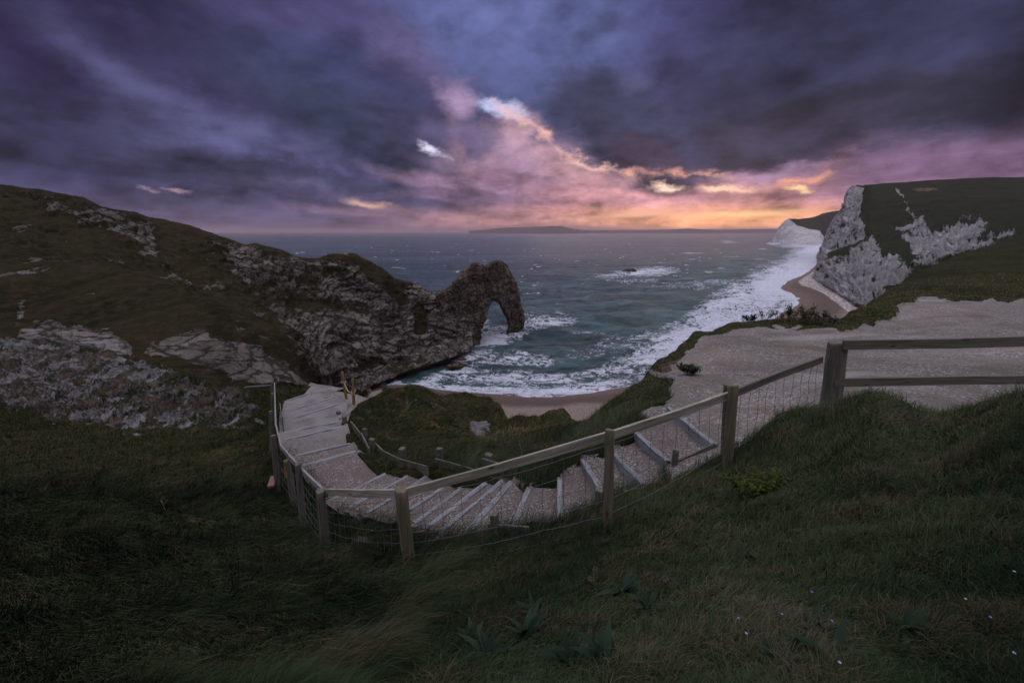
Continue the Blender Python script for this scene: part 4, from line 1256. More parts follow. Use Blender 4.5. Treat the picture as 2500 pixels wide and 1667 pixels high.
# ================================================================== timber
def wood_material(name, c1, c2, green=0.35):
    m, t, b = new_mat(name)
    wc = t.attr('wc', 'Vector')
    oi = t.new('ShaderNodeObjectInfo')
    off = t.vm('ADD', wc, t.vm('SCALE', oi.outputs['Location'], scale=3.7))
    g1 = t.noise(t.mapping(off, scale=(1.6, 26, 26)), 1.0, 6, 0.65, 0.8)
    g2 = t.noise(t.mapping(off, scale=(0.9, 3.0, 3.0)), 1.0, 5, 0.6, 0.5)
    g3 = t.noise(t.mapping(off, scale=(9, 60, 60)), 1.0, 4, 0.6)
    kn = t.voro(t.mapping(off, scale=(2.6, 7.0, 7.0)), 1.0, 'F1').outputs['Distance']
    col = t.mix(t.mr(g1, 0.3, 0.7), c1, c2)
    col = t.mix(t.mr(g2, 0.42, 0.7, 0.0, green), col, (0.085, 0.10, 0.050, 1))
    col = t.mix(t.mr(t.m('ADD', kn, t.m('MULTIPLY', g1, 0.12)), 0.22, 0.13, 0.0, 0.8), col, (0.045, 0.030, 0.018, 1))
    col = t.mix(t.mr(g3, 0.64, 0.75, 0.0, 0.6), col, (0.05, 0.045, 0.038, 1))
    t.put(b.inputs['Base Color'], col)
    b.inputs['Roughness'].default_value = 0.8
    b.inputs['Specular IOR Level'].default_value = 0.3
    bp = t.new('ShaderNodeBump')
    bp.inputs['Strength'].default_value = 0.6
    bp.inputs['Distance'].default_value = 0.008
    t.put(bp.inputs['Height'], t.m('ADD', g1, t.m('MULTIPLY', g3, 0.6)))
    t.l.new(bp.outputs[0], b.inputs['Normal'])
    return m


M_rail = wood_material('rail_wood', (0.19, 0.18, 0.14, 1), (0.42, 0.395, 0.32, 1), 0.3)
M_grey = wood_material('weathered_rail', (0.15, 0.15, 0.14, 1), (0.30, 0.30, 0.285, 1), 0.15)
M_post = wood_material('post_wood', (0.11, 0.092, 0.060, 1), (0.22, 0.188, 0.128, 1), 0.5)
M_dark = wood_material('dark_wood', (0.075, 0.068, 0.055, 1), (0.17, 0.155, 0.13, 1), 0.2)
M_step = wood_material('step_wood', (0.13, 0.138, 0.15, 1), (0.27, 0.28, 0.295, 1), 0.2)
M_yel = wood_material('new_wood', (0.15, 0.10, 0.04, 1), (0.26, 0.18, 0.075, 1), 0.1)
M_red = wood_material('red_wood', (0.16, 0.085, 0.06, 1), (0.24, 0.135, 0.10, 1), 0.0)
Mw, t, b = new_mat('galvanised_wire')
b.inputs['Base Color'].default_value = (0.16, 0.16, 0.17, 1)
b.inputs['Metallic'].default_value = 0.6
b.inputs['Roughness'].default_value = 0.55
Mrope, t, b = new_mat('rope')
t.put(b.inputs['Base Color'], t.mix(t.noise(t.new('ShaderNodeNewGeometry').outputs['Position'], 60, 3), (0.30, 0.26, 0.15, 1), (0.5, 0.45, 0.28, 1)))
b.inputs['Roughness'].default_value = 0.9

SEED = [0]


def finish(name, V, F, WC, mat, parent=None, smooth=False, origin=None):
    me = bpy.data.meshes.new(name)
    V = [Vector(v) for v in V]
    o_ = origin if origin is not None else sum(V, Vector()) / len(V)
    me.from_pydata([v - o_ for v in V], [], F)
    if WC is not None:
        a = me.attributes.new('wc', 'FLOAT_VECTOR', 'POINT')
        a.data.foreach_set('vector', np.array(WC, np.float32).ravel())
    me.materials.append(mat)
    if smooth:
        me.polygons.foreach_set('use_smooth', np.ones(len(me.polygons), bool))
    me.update()
    o = bpy.data.objects.new(name, me)
    COL.objects.link(o)
    if parent is not None:
        o.parent = parent
        o.location = o_ - parent.location
    else:
        o.location = o_
    return o


def plank(name, path, w, h, mat, parent=None, bevel=0.004, up=None, seg=6, wob=0.004, twist=0.0):
    """bevelled plank swept along a list of centre points: w across, h vertical"""
    SEED[0] += 1
    pts = []
    for a, b_ in zip(path[:-1], path[1:]):
        for i in range(seg):
            pts.append(a.lerp(b_, i / seg))
    pts.append(path[-1])
    sec = []
    bw, bh, bb = w / 2, h / 2, bevel
    for sx, sy in ((1, 1), (-1, 1), (-1, -1), (1, -1)):
        if sx * sy > 0:
            sec += [(sx * bw, sy * (bh - bb)), (sx * (bw - bb), sy * bh)]
        else:
            sec += [(sx * (bw - bb), sy * bh), (sx * bw, sy * (bh - bb))]
    V, F, WC = [], [], []
    L = 0
    for i, p in enumerate(pts):
        d = (pts[min(i + 1, len(pts) - 1)] - pts[max(i - 1, 0)]).normalized()
        u = Vector((0, 0, 1)) if up is None else up
        side = d.cross(u).normalized()
        upv = side.cross(d).normalized()
        if twist:
            q = Matrix.Rotation(twist, 3, d)
            side, upv = q @ side, q @ upv
        if i:
            L += (p - pts[i - 1]).length
        for (sx, sy) in sec:
            n = mnoise.noise(Vector((L * 1.3 + SEED[0] * 9, sx * 9, sy * 9))) * wob
            n2 = mnoise.noise(Vector((L * 7 + SEED[0] * 9, sx * 30, sy * 30 + 4))) * wob * 0.6
            V.append(p + side * (sx + n + n2) + upv * (sy + n - n2))
            WC.append((L + SEED[0] * 3.1, sx, sy))
    n = len(sec)
    for i in range(len(pts) - 1):
        for k in range(n):
            a, b2 = i * n + k, i * n + (k + 1) % n
            F.append((a, b2, b2 + n, a + n))
    F.append(tuple(range(n - 1, -1, -1)))
    F.append(tuple(range(len(V) - n, len(V))))
    return finish(name, V, F, WC, mat, parent)


def round_post(name, base, top, r, mat, parent=None, sides=18, sq=0.0, point=0.0):
    SEED[0] += 1
    d = (top - base)
    Ln = d.length
    d.normalize()
    base = base - d * 0.35
    Ln += 0.35
    x = d.cross(Vector((0.3, 1, 0))).normalized()
    y_ = d.cross(x).normalized()
    V, F, WC = [], [], []
    zs = [i / 14 for i in range(14)] + [1 - r * 0.18 / Ln, 1.0, 1.0]
    rs = [1.06 - 0.10 * q for q in zs[:14]] + [0.955, 0.86, 0.3]
    for zi, rr_ in zip(zs, rs):
        for k in range(sides):
            a = 2 * math.pi * k / sides
            rad = r * rr_
            if sq:
                ca, sa = abs(math.cos(a)), abs(math.sin(a))
                rad *= (1 - sq) + sq * 1.0 / max(ca, sa)
            rad *= 1 + 0.05 * mnoise.noise(Vector((math.cos(a) * 1.5, math.sin(a) * 1.5, zi * 4 + SEED[0] * 5))) + 0.03 * mnoise.noise(Vector((math.cos(a) * 6, math.sin(a) * 6, zi * 3 + SEED[0])))
            tilt = 0.012 * math.cos(a + SEED[0]) if zi > 0.98 else 0
            V.append(base + d * (Ln * zi + tilt) + (x * math.cos(a) + y_ * math.sin(a)) * rad)
            WC.append((Ln * zi + SEED[0] * 2.3, math.cos(a) * rad, math.sin(a) * rad))
    for i in range(len(zs) - 1):
        for k in range(sides):
            a, b2 = i * sides + k, i * sides + (k + 1) % sides
            F.append((a, b2, b2 + sides, a + sides))
    F.append(tuple(range(len(V) - sides, len(V))))
    return finish(name, V, F, WC, mat, parent, smooth=not sq, origin=base + d * 0.35)


def tubes(name, lines, r, mat, parent=None, sides=4):
    V, F = [], []
    for pts in lines:
        b0 = len(V)
        for i, p in enumerate(pts):
            d = (pts[min(i + 1, len(pts) - 1)] - pts[max(i - 1, 0)])
            d.normalize()
            x = d.cross(Vector((0.31, 0.2, 0.93))).normalized()
            y_ = d.cross(x)
            for k in range(sides):
                a = 2 * math.pi * k / sides
                V.append(p + (x * math.cos(a) + y_ * math.sin(a)) * r)
        for i in range(len(pts) - 1):
            for k in range(sides):
                a, b2 = b0 + i * sides + k, b0 + i * sides + (k + 1) % sides
                F.append((a, b2, b2 + sides, a + sides))
    return finish(name, V, F, None, mat, parent, smooth=True)


# ---- path surface of the stepped section
PV, PF = [], []
for k in range(len(STEPS)):
    zt = STEPS[k + 1][2] if k + 1 < len(STEPS) else -7.25
    a0, a1 = SF[k], SN[k]
    b0, b1 = (SF[k + 1], SN[k + 1]) if k + 1 < len(STEPS) else (END_F, END_N)
    nu, nv_ = 26, 14
    base_i = len(PV)
    for i in range(nu + 1):
        for j in range(nv_ + 1):
            f, g_ = i / nu * 1.16 - 0.08, j / nv_
            p0 = a0.lerp(a1, f)
            p1 = b0.lerp(b1, f)
            p = p0.lerp(p1, g_)
            edge = 0.05 * (abs(2 * (i / nu) - 1) ** 4)
            zz = CAMZ + zt - 0.012 + 0.035 * mnoise.noise(Vector((p.x * 2.2, p.y * 2.2, 1))) + 0.014 * mnoise.noise(Vector((p.x * 14, p.y * 14, 1))) - 0.01
            # worn hollow: settles toward the lower timber
            zz += 0.05 * (1 - g_) * (1 if k < 20 else 0) + edge
            PV.append((p.x, p.y, zz))
    for i in range(nu):
        for j in range(nv_):
            q = base_i + i * (nv_ + 1) + j
            PF.append((q, q + 1, q + nv_ + 2, q + nv_ + 1))
M_path, t, b = new_mat('path_gravel')
pos = t.new('ShaderNodeNewGeometry').outputs['Position']
vc = t.voro(pos, 42.0, 'F1')
v2 = t.voro(pos, 42.0)
n2 = t.noise(pos, 1.4, 5, 0.6)
n4 = t.noise(pos, 60.0, 3, 0.6)
rnd = t.sep(vc.outputs['Color'])[0]
gcol = t.mix(t.mr(rnd, 0.5, 0.98), (0.145, 0.118, 0.105, 1), (0.42, 0.375, 0.345, 1))
gcol = t.mix(t.mr(n2, 0.40, 0.65), gcol, (0.165, 0.130, 0.112, 1))
far_chalk = t.mr(t.sep(pos)[1], 10.5, 14.0)
gcol = t.mix(t.m('MULTIPLY', far_chalk, 0.75), gcol, t.mix(t.mr(n2, 0.35, 0.6), (0.19, 0.175, 0.165, 1), (0.33, 0.32, 0.31, 1)))
gcol = t.vm('SCALE', gcol, scale=t.mr(n4, 0.3, 0.7, 0.7, 1.25, False))
t.put(b.inputs['Base Color'], gcol)
b.inputs['Roughness'].default_value = 0.85
bp = t.new('ShaderNodeBump')
bp.inputs['Strength'].default_value = 0.8
bp.inputs['Distance'].default_value = 0.018
t.put(bp.inputs['Height'], t.m('ADD', t.mr(v2.outputs['Distance'], 0.0, 0.3), t.m('MULTIPLY', rnd, 0.5)))
t.l.new(bp.outputs[0], b.inputs['Normal'])
path = finish('path', PV, PF, None, M_path, smooth=True)
tag(path, kind='structure')

# ---- step timbers
sname = ['topmost step timber, a weathered plank at the head of the steps below the gravel', 'second step timber down from the gravel, dark soil under its edge',
         'third step timber down, its near end chipped beside the fence post', 'fourth step timber down, ending at the square peg behind the fence post',
         'fifth step timber down, pale and seen straight end on', 'sixth step timber down, slanting where the steps begin to turn',
         'seventh step timber down, first of the long fanned ones', 'eighth step timber down, second of the long fanned ones', 'ninth step timber down, third of the long fanned ones',
         'tenth step timber down, just right of the thick corner post', 'eleventh step timber down, passing behind the thick corner post', 'twelfth step timber down, left of the thick corner post',
         'thirteenth step timber down, under the level rail', 'fourteenth step timber down, last of the fanned ones above the wide landing',
         'grey step timber at the lower side of the wide gravel landing', 'half buried step timber just below the landing timber', 'first of two close step timbers midway down the chalky slope',
         'second of two close step timbers midway down the chalky slope', 'step timber below the pair of small pegs on the lower path', 'step timber near the foot of the two yellow poles', 'lowest step timber at the bend at the far end of the path']
for k, (a, b_) in enumerate(zip(SF, SN)):
    hz = 0.17 if k < 14 else 0.12
    wd = 0.085 if k < 14 else 0.11
    dz = Vector((0, 0, -hz / 2 + (0.012 if k < 6 else 0.006)))
    mid = a.lerp(b_, 0.5) + Vector((random.uniform(-.02, .02), random.uniform(-.02, .02), random.uniform(-.01, .005)))
    o = plank('step_timber', [a + dz, mid + dz, b_ + dz], wd, hz, M_step, bevel=0.008, wob=0.014, seg=8)
    tag(o, sname[k], 'step timber', 'timbers edging the path steps')

# ---- path fence
FP = [  # base px,py,Y ; top px,py ; radius, material
    (2024, 1012, 6.45, 2046, 834, 0.118, M_dark, 'large square topped gatepost at the corner of the two fences'),
    (1776, 1134, 5.70, 1791, 940, 0.066, M_post, 'smooth round post beside a darker one'),
    (1483, 1306, 4.50, 1489, 1048, 0.052, M_post, 'slim round post in front of the steps'),
    (1002, 1396, 4.87, 978, 1193, 0.076, M_post, 'thick round post at the corner in the foreground'),
    (795, 1346, 6.60, 782, 1196, 0.072, M_dark, 'post at the left end of the level rail'),
    (739, 1264, 7.50, 727, 1131, 0.058, M_dark, None),
    (676, 1174, 9.20, 667, 1062, 0.055, M_dark, None),
    (663, 1090, 12.0, 660, 1003, 0.055, M_dark, None),
    (666, 1026, 15.5, 665, 960, 0.06, M_dark, None),
    (668, 985, 19.0, 664, 931, 0.065, M_dark, None)]
fb = P(1002, 1396, Y=4.87)
fence = empty('path_fence', fb)
tag(fence, 'weathered timber fence with round posts, one top rail and wire netting beside the stepped path', 'fence')
bases, tops = [], []
for (a, b_, Yb, c_, d0, r, mt, lb) in FP:
    B0 = P(a, b_, Y=Yb)
    T0 = P(c_, d0, Y=Yb - 0.02)
    o = round_post('post', B0, T0, r, mt, fence, sq=0.75 if r > 0.1 else 0.0, sides=20)
    if lb:
        o['label'] = lb
    bases.append(B0)
    tops.append(T0)
o = round_post('post', P(1770, 1106, Y=6.15), P(1777, 938, Y=6.15), 0.062, M_dark, fence)
o['label'] = 'darker second post standing just behind the smooth round one'
o = round_post('post', P(714, 1205, Y=8.4), P(700, 1124, Y=8.4), 0.066, M_dark, fence)
ce = round_post('cut_end', P(700.3, 1125.5, Y=8.4), P(700, 1122.5, Y=8.4), 0.064, M_yel, None)
ce.data.transform(Matrix.Translation((0, 0, 0)))
ce.parent = o
ce.location = ce.location - o.location - fence.location
o['label'] = 'short leaning post with an orange cut top'
# rail centre points: px, py, Y
RC = [(2018, 878, 6.42), (1788, 967, 5.78), (1489, 1069, 4.58), (979, 1210, 4.98), (787, 1204, 6.66), (731, 1150, 7.5), (680, 1092, 9.0), (668, 1038, 11.4), (667, 970, 15.4), (667, 937, 19.0)]
rp = [P(*q[:2], Y=q[2]) for q in RC]
for i in range(len(rp) - 1):
    d = (rp[i + 1] - rp[i]).normalized()
    a = rp[i] - d * (0.04 if i else -0.05)
    b_ = rp[i + 1] + d * 0.04
    mid = a.lerp(b_, 0.5) + Vector((0, 0, -0.012 if i else 0.02))
    offs = Vector((0, 0.05 if i < 4 else 0.02, 0.0)) if i < 4 else Vector((0.06, 0, 0))
    hh_ = 0.108 if i < 4 else 0.10
    plank('rail', [a + offs, mid + offs, b_ + offs], 0.04, hh_, (M_rail if i < 4 else M_grey) if i else M_dark, fence, bevel=0.004, wob=0.004, twist=0.0)
lines = []
pr_ = random.Random(5)


def netting(Bp, Tp, Bq, Tq, nh, step, sag=0.03, lo=0.06, hi=0.86):
    n = max(3, int((Bq - Bp).length / step))
    grid = []
    for i in range(n + 1):
        f = i / n
        b_ = Bp.lerp(Bq, f)
        t_0 = Tp.lerp(Tq, f)
        col_ = []
        for k in range(nh):
            g_ = lo + (hi - lo) * (k / (nh - 1)) ** 1.15
            q = b_.lerp(t_0, g_)
            s_ = math.sin(math.pi * f) * sag
            q = q + Vector((pr_.uniform(-.012, .012), pr_.uniform(-.015, .015) + 0.03, -s_ + pr_.uniform(-.008, .008)))
            col_.append(q)
        grid.append(col_)
    for k in range(nh):
        row = []
        for i in range(n):
            row.append(grid[i][k])
            row.append(grid[i][k].lerp(grid[i + 1][k], 0.5) + Vector((0, 0, -0.006)))
        row.append(grid[n][k])
        lines.append(row)
    for i in range(1, n):
        lines.append(list(grid[i]))


netting(bases[0], tops[0] - Vector((0, 0, .1)), bases[1], tops[1], 6, 0.16)
netting(bases[1], tops[1], bases[2], tops[2], 6, 0.21)
netting(bases[2], tops[2], bases[3], tops[3], 6, 0.24, 0.05)
netting(bases[3], tops[3], bases[4], tops[4], 6, 0.2, 0.08)
netting(bases[4], tops[4], bases[5], tops[5], 6, 0.17, 0.02)
netting(bases[5], tops[5], bases[6], tops[6], 5, 0.25, 0.02)
lines.append([tops[0].lerp(bases[0], 0.28 + 0.01 * math.sin(a)) + Vector((0.125 * math.cos(a), 0.125 * math.sin(a), 0)) for a in np.linspace(0, 2 * math.pi, 14)])
o = tubes('wire_netting', lines, 0.0029, Mw, fence)
# ---- rail fence on the right
ra0, ra1 = P(2058, 842, Y=6.3), P(2640, 829, Y=5.75)
rb0, rb1 = P(2036, 934, Y=6.35), P(2640, 925, Y=5.8)
rf = empty('rail_fence', P(2515, 1010, Y=5.8))
tag(rf, 'two long grey horizontal rails crossing in front of the gravel at right', 'fence')
plank('rail', [ra0, ra0.lerp(ra1, .5) + Vector((0, 0, -.012)), ra1], 0.045, 0.135, M_dark, rf, bevel=0.004)
plank('rail', [rb0, rb0.lerp(rb1, .5) + Vector((0, 0, .01)), rb1], 0.045, 0.122, M_dark, rf, bevel=0.004)
round_post('post', P(2580, 1040, Y=5.95), P(2580, 800, Y=5.95), 0.10, M_dark, rf, sq=0.75)


# ---- edging boards and pegs along the path
def edging(label, boards, pegs, mat=M_dark, group='timber edging along the path'):
    p0 = boards[0][0] if boards else pegs[0][0]
    root = empty('timber_edging', p0)
    tag(root, label, 'edging', group)
    for bd in boards:
        plank('board', list(bd[:-1]), 0.04, bd[-1], mat, root, wob=0.006)
    for (q0, q1, r) in pegs:
        round_post('peg', q0, q1, r, mat, root, sides=16, sq=0.9)


U = Vector((0, 0, 1))


def pg(px, pyt, Y, h, r):
    t0 = P(px, pyt, Y=Y)
    return (t0 - U * h, t0, r)


edging('near side board and peg by the second step, half hidden in grass', [(SN[0] + U * -.03, SN[1] + Vector((.12, -.03, -.03)), .13), (SN[1] + Vector((.12, -.03, -.05)), SN[2] + Vector((.1, -.05, -.06)), .13)], [pg(1650, 1098, 6.25, .3, .045)])
edging('near side board and tall square peg behind the slim fence post', [(SN[2] + Vector((.05, -.05, -.07)), SN[3] + Vector((.1, -.1, -.07)), .13)], [pg(1463, 1194, 5.95, .42, .055)])
edging('short board and dark square peg standing in front of the fanned timbers', [(P(1193, 1288, Y=5.62), P(1292, 1296, Y=5.5), .14)], [pg(1207, 1253, 5.6, .35, .052)])
edging('broad dark board and peg in the grass behind the thick corner post', [(P(998, 1318, Y=6.25), P(1046, 1312, Y=6.05), .24)], [pg(1012, 1282, 6.3, .3, .05)])


def edging2(label, boards, pegs):
    bs = []
    for bd in boards:
        hgt_ = bd[-1]
        bs.append(tuple([hit(q[0], q[1], 7, 22) + U * (hgt_ * 0.5 - 0.03) for q in bd[:-1]]) + (hgt_,))
    ps = []
    for (px, pt, pb, r) in pegs:
        q = hit(px, pb, 7, 22)
        ps.append((q, q + U * ((pb - pt) / FPX * q.y * 1.0), r))
    edging(label, bs, ps)


edging2('two small pegs with a low board beside the lower path', [((823, 1024), (845, 1046), .16)], [(827, 1000, 1026, .06), (841, 1013, 1033, .055)])
edging2('pale board slanting down past a small peg above the grassy bank', [((858, 1040), (882, 1070), .2), ((884, 1070), (903, 1108), .2)], [(892, 1043, 1066, .065)])
edging2('curved board running from a stout peg across the bank above the landing', [((913, 1090), (937, 1114), (975, 1134), .2)], [(909, 1065, 1104, .065)])
edging2('board and square peg just left of the middle of the bank', [((973, 1138), (1045, 1160), .24)], [(982, 1088, 1122, .075)])
edging2('board and square peg in the middle of the bank above the fanned timbers', [((1066, 1138), (1160, 1168), .22)], [(1073, 1088, 1124, .075)])
edging2('board and square peg showing just over the long sloping rail', [((1181, 1142), (1228, 1158), .24)], [(1192, 1104, 1130, .075)])
edging('tall dark board standing on edge at the left side of the lower path', [(P(691, 1040, Y=13.6), P(685, 1000, Y=17.2), .55)], [])

# ---- two yellow poles with a rope
gp1, gp2 = P(847, 980, Y=17.6), P(865, 1003, Y=16.6)
tp1, tp2 = P(835, 908, Y=17.6), P(861, 924, Y=16.6)
yp = round_post('pole', gp1, tp1, 0.055, M_yel)
tag(yp, 'yellow wooden pole at the outer bend of the path, the farther of the roped pair', 'pole', 'roped yellow poles')
yp2 = round_post('pole', gp2, tp2, 0.055, M_yel)
tag(yp2, 'yellow wooden pole at the outer bend of the path, the nearer of the roped pair', 'pole', 'roped yellow poles')
ra, rb_ = gp1.lerp(tp1, .66), gp2.lerp(tp2, .62)
rl = [ra.lerp(rb_, i / 12) - U * (0.22 * math.sin(math.pi * i / 12)) for i in range(13)]
wr = [ra + Vector((.07 * math.cos(a), .07 * math.sin(a), .03 * math.sin(3 * a))) for a in np.linspace(0, 6.28, 12)]
wr2 = [rb_ + Vector((.07 * math.cos(a), .07 * math.sin(a), .09 * math.sin(a))) for a in np.linspace(0, 6.28, 12)]
rope = tubes('rope', [rl, wr, wr2, [rb_, rb_ - U * .12 + Vector((.05, -.05, 0)), rb_ - U * .25]], 0.018, Mrope, sides=6)
tag(rope, 'pale rope looped between the two yellow poles', 'rope')

o = plank('timber_offcut', [P(668, 1163, Y=9.35), P(661, 1188, Y=8.95)], 0.13, 0.05, M_red)
tag(o, 'reddish sawn timber offcut on the grass below the fence at left', 'timber')
o = plank('timber_beam', [P(710, 981, Y=19.6), P(750, 990, Y=18.9)], 0.10, 0.16, M_dark)
tag(o, 'loose grey beam lying at the far left edge of the path', 'timber')
o = round_post('fallen_pole', P(600, 946, Y=27), P(668, 941, Y=21), 0.07, M_dark)
tag(o, 'grey pole lying almost level behind the far end of the fence', 'pole')
p = hit(412, 1255)
o = round_post('dry_stick', p + Vector((.05, -.1, 0)), p + Vector((-.12, .0, .32)), 0.009, M_dark, sides=8)
tag(o, 'thin pale dry stick leaning in the dark grass at lower left', 'stick')

# ================================================================== grass
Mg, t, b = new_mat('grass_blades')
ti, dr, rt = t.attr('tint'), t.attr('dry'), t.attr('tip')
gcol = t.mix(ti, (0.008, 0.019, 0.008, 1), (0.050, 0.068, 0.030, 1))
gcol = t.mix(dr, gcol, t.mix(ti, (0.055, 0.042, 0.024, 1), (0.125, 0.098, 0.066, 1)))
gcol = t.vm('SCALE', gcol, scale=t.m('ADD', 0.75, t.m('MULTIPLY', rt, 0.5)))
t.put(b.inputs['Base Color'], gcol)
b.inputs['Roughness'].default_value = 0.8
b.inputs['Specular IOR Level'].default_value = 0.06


Mg2 = Mg.copy()
Mg2.name = 'olive_grass'
for n_ in Mg2.node_tree.nodes:
    if n_.type == 'VECT_MATH' and n_.operation == 'SCALE':
        mu = Mg2.node_tree.nodes.new('ShaderNodeVectorMath')
        mu.operation = 'MULTIPLY'
        mu.inputs[1].default_value = (2.0, 1.65, 1.3)
        Mg2.node_tree.links.new(n_.outputs[0], mu.inputs[0])
        for n2_ in Mg2.node_tree.nodes:
            if n2_.type == 'BSDF_PRINCIPLED':
                Mg2.node_tree.links.new(mu.outputs[0], n2_.inputs['Base Color'])
        break


def blades(name, n, weight, lfun, lean, wind_az, seed, label, ymax=60, widthk=0.0008, minw=0.0028, dryk=0.3, mat=None):
    r = np.random.default_rng(seed)
    Pg = G
    A = Pg[:-1, :-1]
    Bv = Pg[:-1, 1:]
    Cv = Pg[1:, :-1]
    sx, sy_ = GPXv, GPYv
    ar = np.abs((sx[:-1, 1:] - sx[:-1, :-1]) * (sy_[1:, :-1] - sy_[:-1, :-1])) + 0.05 * np.abs(sx[:-1, 1:] - sx[:-1, :-1])
    w = ar * weight[:-1, :-1]
    okk = (A[..., 1] > 0.55) & (A[..., 1] < ymax) & (sx[:-1, :-1] > -500) & (sx[:-1, :-1] < 3000) & (sy_[:-1, :-1] < 1850)
    w = np.where(okk, w, 0).ravel()
    w /= w.sum()
    idx = r.choice(w.size, n, p=w)
    a, b2 = r.random(n), r.random(n)
    i, j = np.unravel_index(idx, A.shape[:2])
    p = A[i, j] + (Bv[i, j] - A[i, j]) * a[:, None] + (Cv[i, j] - A[i, j]) * b2[:, None]
    nr = np.cross(Bv[i, j] - A[i, j], Cv[i, j] - A[i, j])
    nr /= np.linalg.norm(nr, axis=1)[:, None] + 1e-9
    nr *= np.sign(nr[:, 2:3] + 1e-9)
    x, y = p[:, 0], p[:, 1]
    clump_n = fbm(x * 2.5, y * 2.5, None, 3)
    clump_b = fbm(x * 0.7 + 9, y * 0.7, None, 3)
    az_ = wind_az(x, y) + 0.7 * clump_b + 0.5 * clump_n + r.normal(0, 1, n) * np.where((x > -0.6) & (y < 4.5), 1.3, np.where(x > -0.6, 0.8, 0.4))
    h = np.stack([np.sin(az_), np.cos(az_), np.zeros(n)], 1)
    h -= nr * (h * nr).sum(1)[:, None]
    h /= np.linalg.norm(h, axis=1)[:, None]
    up = nr * 0.5 + np.array([0, 0, 0.5])
    up /= np.linalg.norm(up, axis=1)[:, None]
    L = lfun(x, y) * (0.6 + 0.7 * r.random(n)) * (1 + 0.6 * clump_n)
    ln_ = np.clip(lean + 0.25 * r.normal(size=n) + 0.3 * clump_b, 0.05, 1.25)
    side = np.cross(h, up)
    q = r.random(n) * 2 - 1
    side = side * np.cos(q)[:, None] + up * np.sin(q)[:, None] * 0.7
    wdt = (minw + widthk * y) * (0.6 + 0.8 * r.random(n))
    segs = 3
    cur = p - up * 0.015
    pts = [cur]
    for s_ in range(segs):
        th = ln_ * (0.55 + 0.55 * s_)
        th = np.minimum(th, 1.75)
        cur = cur + (h * np.sin(th)[:, None] + up * np.cos(th)[:, None]) * (L / segs)[:, None]
        pts.append(cur)
    V = np.empty((n, 7, 3))
    for s_ in range(3):
        wv = side * (wdt * (1.0, 0.85, 0.55)[s_])[:, None] * 0.5
        V[:, 2 * s_] = pts[s_] - wv
        V[:, 2 * s_ + 1] = pts[s_] + wv
    V[:, 6] = pts[3]
    base_i = (np.arange(n) * 7)[:, None]
    tri = np.array([[0, 1, 3], [0, 3, 2], [2, 3, 5], [2, 5, 4], [4, 5, 6]])
    Fc = (base_i[:, None, :] + tri[None]).reshape(-1, 3)
    dry = (r.random(n) < np.clip(dryk + 0.75 * fbm(x * 1.6 + 4, y * 1.6, None, 4) + 0.5 * clump_n, 0.03, 0.75)) * (0.5 + 0.5 * r.random(n))
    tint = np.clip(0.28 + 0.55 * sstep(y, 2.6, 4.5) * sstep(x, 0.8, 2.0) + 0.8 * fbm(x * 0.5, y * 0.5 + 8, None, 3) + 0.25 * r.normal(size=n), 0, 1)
    tip = np.tile(np.array([0, 0, .4, .4, .7, .7, 1.0]), n)
    o = mesh_np(name, V.reshape(-1, 3), Fc, 3, mat or Mg, {'tint': np.repeat(tint, 7), 'dry': np.repeat(dry, 7), 'tip': tip}, smooth=False)
    return tag(o, label, 'grass', kind='stuff')


wz = lambda x, y: np.where(x < -1, 1.75, 1.0) + 0.25 * np.sin(y * 0.4)
gm = grassm.astype(float)
near_w = gm * sstep(G[..., 1], 13, 9)
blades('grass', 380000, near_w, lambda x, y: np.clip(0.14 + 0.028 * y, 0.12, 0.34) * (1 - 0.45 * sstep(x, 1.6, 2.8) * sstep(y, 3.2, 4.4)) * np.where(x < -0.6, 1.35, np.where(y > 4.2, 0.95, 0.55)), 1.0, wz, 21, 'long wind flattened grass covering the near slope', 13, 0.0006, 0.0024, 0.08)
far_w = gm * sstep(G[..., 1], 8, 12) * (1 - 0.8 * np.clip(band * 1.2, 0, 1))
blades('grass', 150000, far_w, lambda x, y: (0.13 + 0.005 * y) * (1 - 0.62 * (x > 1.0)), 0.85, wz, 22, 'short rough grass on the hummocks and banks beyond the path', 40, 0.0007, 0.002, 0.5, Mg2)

# ================================================================== loose stones
def stones(n, pts_fun, label, seed):
    r = np.random.default_rng(seed)
    p, sz, tint = pts_fun(r, n)
    n = len(p)
    ico = np.array([[0, 0, 1], [.9, 0, .1], [.3, .85, 0], [-.7, .5, .05], [-.75, -.5, 0], [.25, -.9, .1], [0, 0, -.8]])
    fc = np.array([[0, 1, 2], [0, 2, 3], [0, 3, 4], [0, 4, 5], [0, 5, 1], [6, 2, 1], [6, 3, 2], [6, 4, 3], [6, 5, 4], [6, 1, 5]])
    a = r.random(n) * 6.28
    V = ico[None] * (1 + 0.3 * r.normal(size=(n, 7, 1)) * 0.6) * np.stack([np.ones(n), 0.5 + 0.5 * r.random(n), 0.35 + 0.35 * r.random(n)], 1)[:, None]
    x = V[..., 0] * np.cos(a)[:, None] - V[..., 1] * np.sin(a)[:, None]
    y = V[..., 0] * np.sin(a)[:, None] + V[..., 1] * np.cos(a)[:, None]
    V = np.stack([x, y, V[..., 2]], -1) * sz[:, None, None] + p[:, None]
    Fc = (np.arange(n) * 7)[:, None, None] + fc[None]
    o = mesh_np('loose_stones', V.reshape(-1, 3), Fc.reshape(-1, 3), 3, Mst, {'tint': np.repeat(tint, 7)}, smooth=False)
    tag(o, label, 'stones', kind='stuff')


Mst, t, b = new_mat('stones')
t.put(b.inputs['Base Color'], t.mix(t.attr('tint'), (0.12, 0.10, 0.09, 1), (0.52, 0.49, 0.46, 1)))
b.inputs['Roughness'].default_value = 0.85


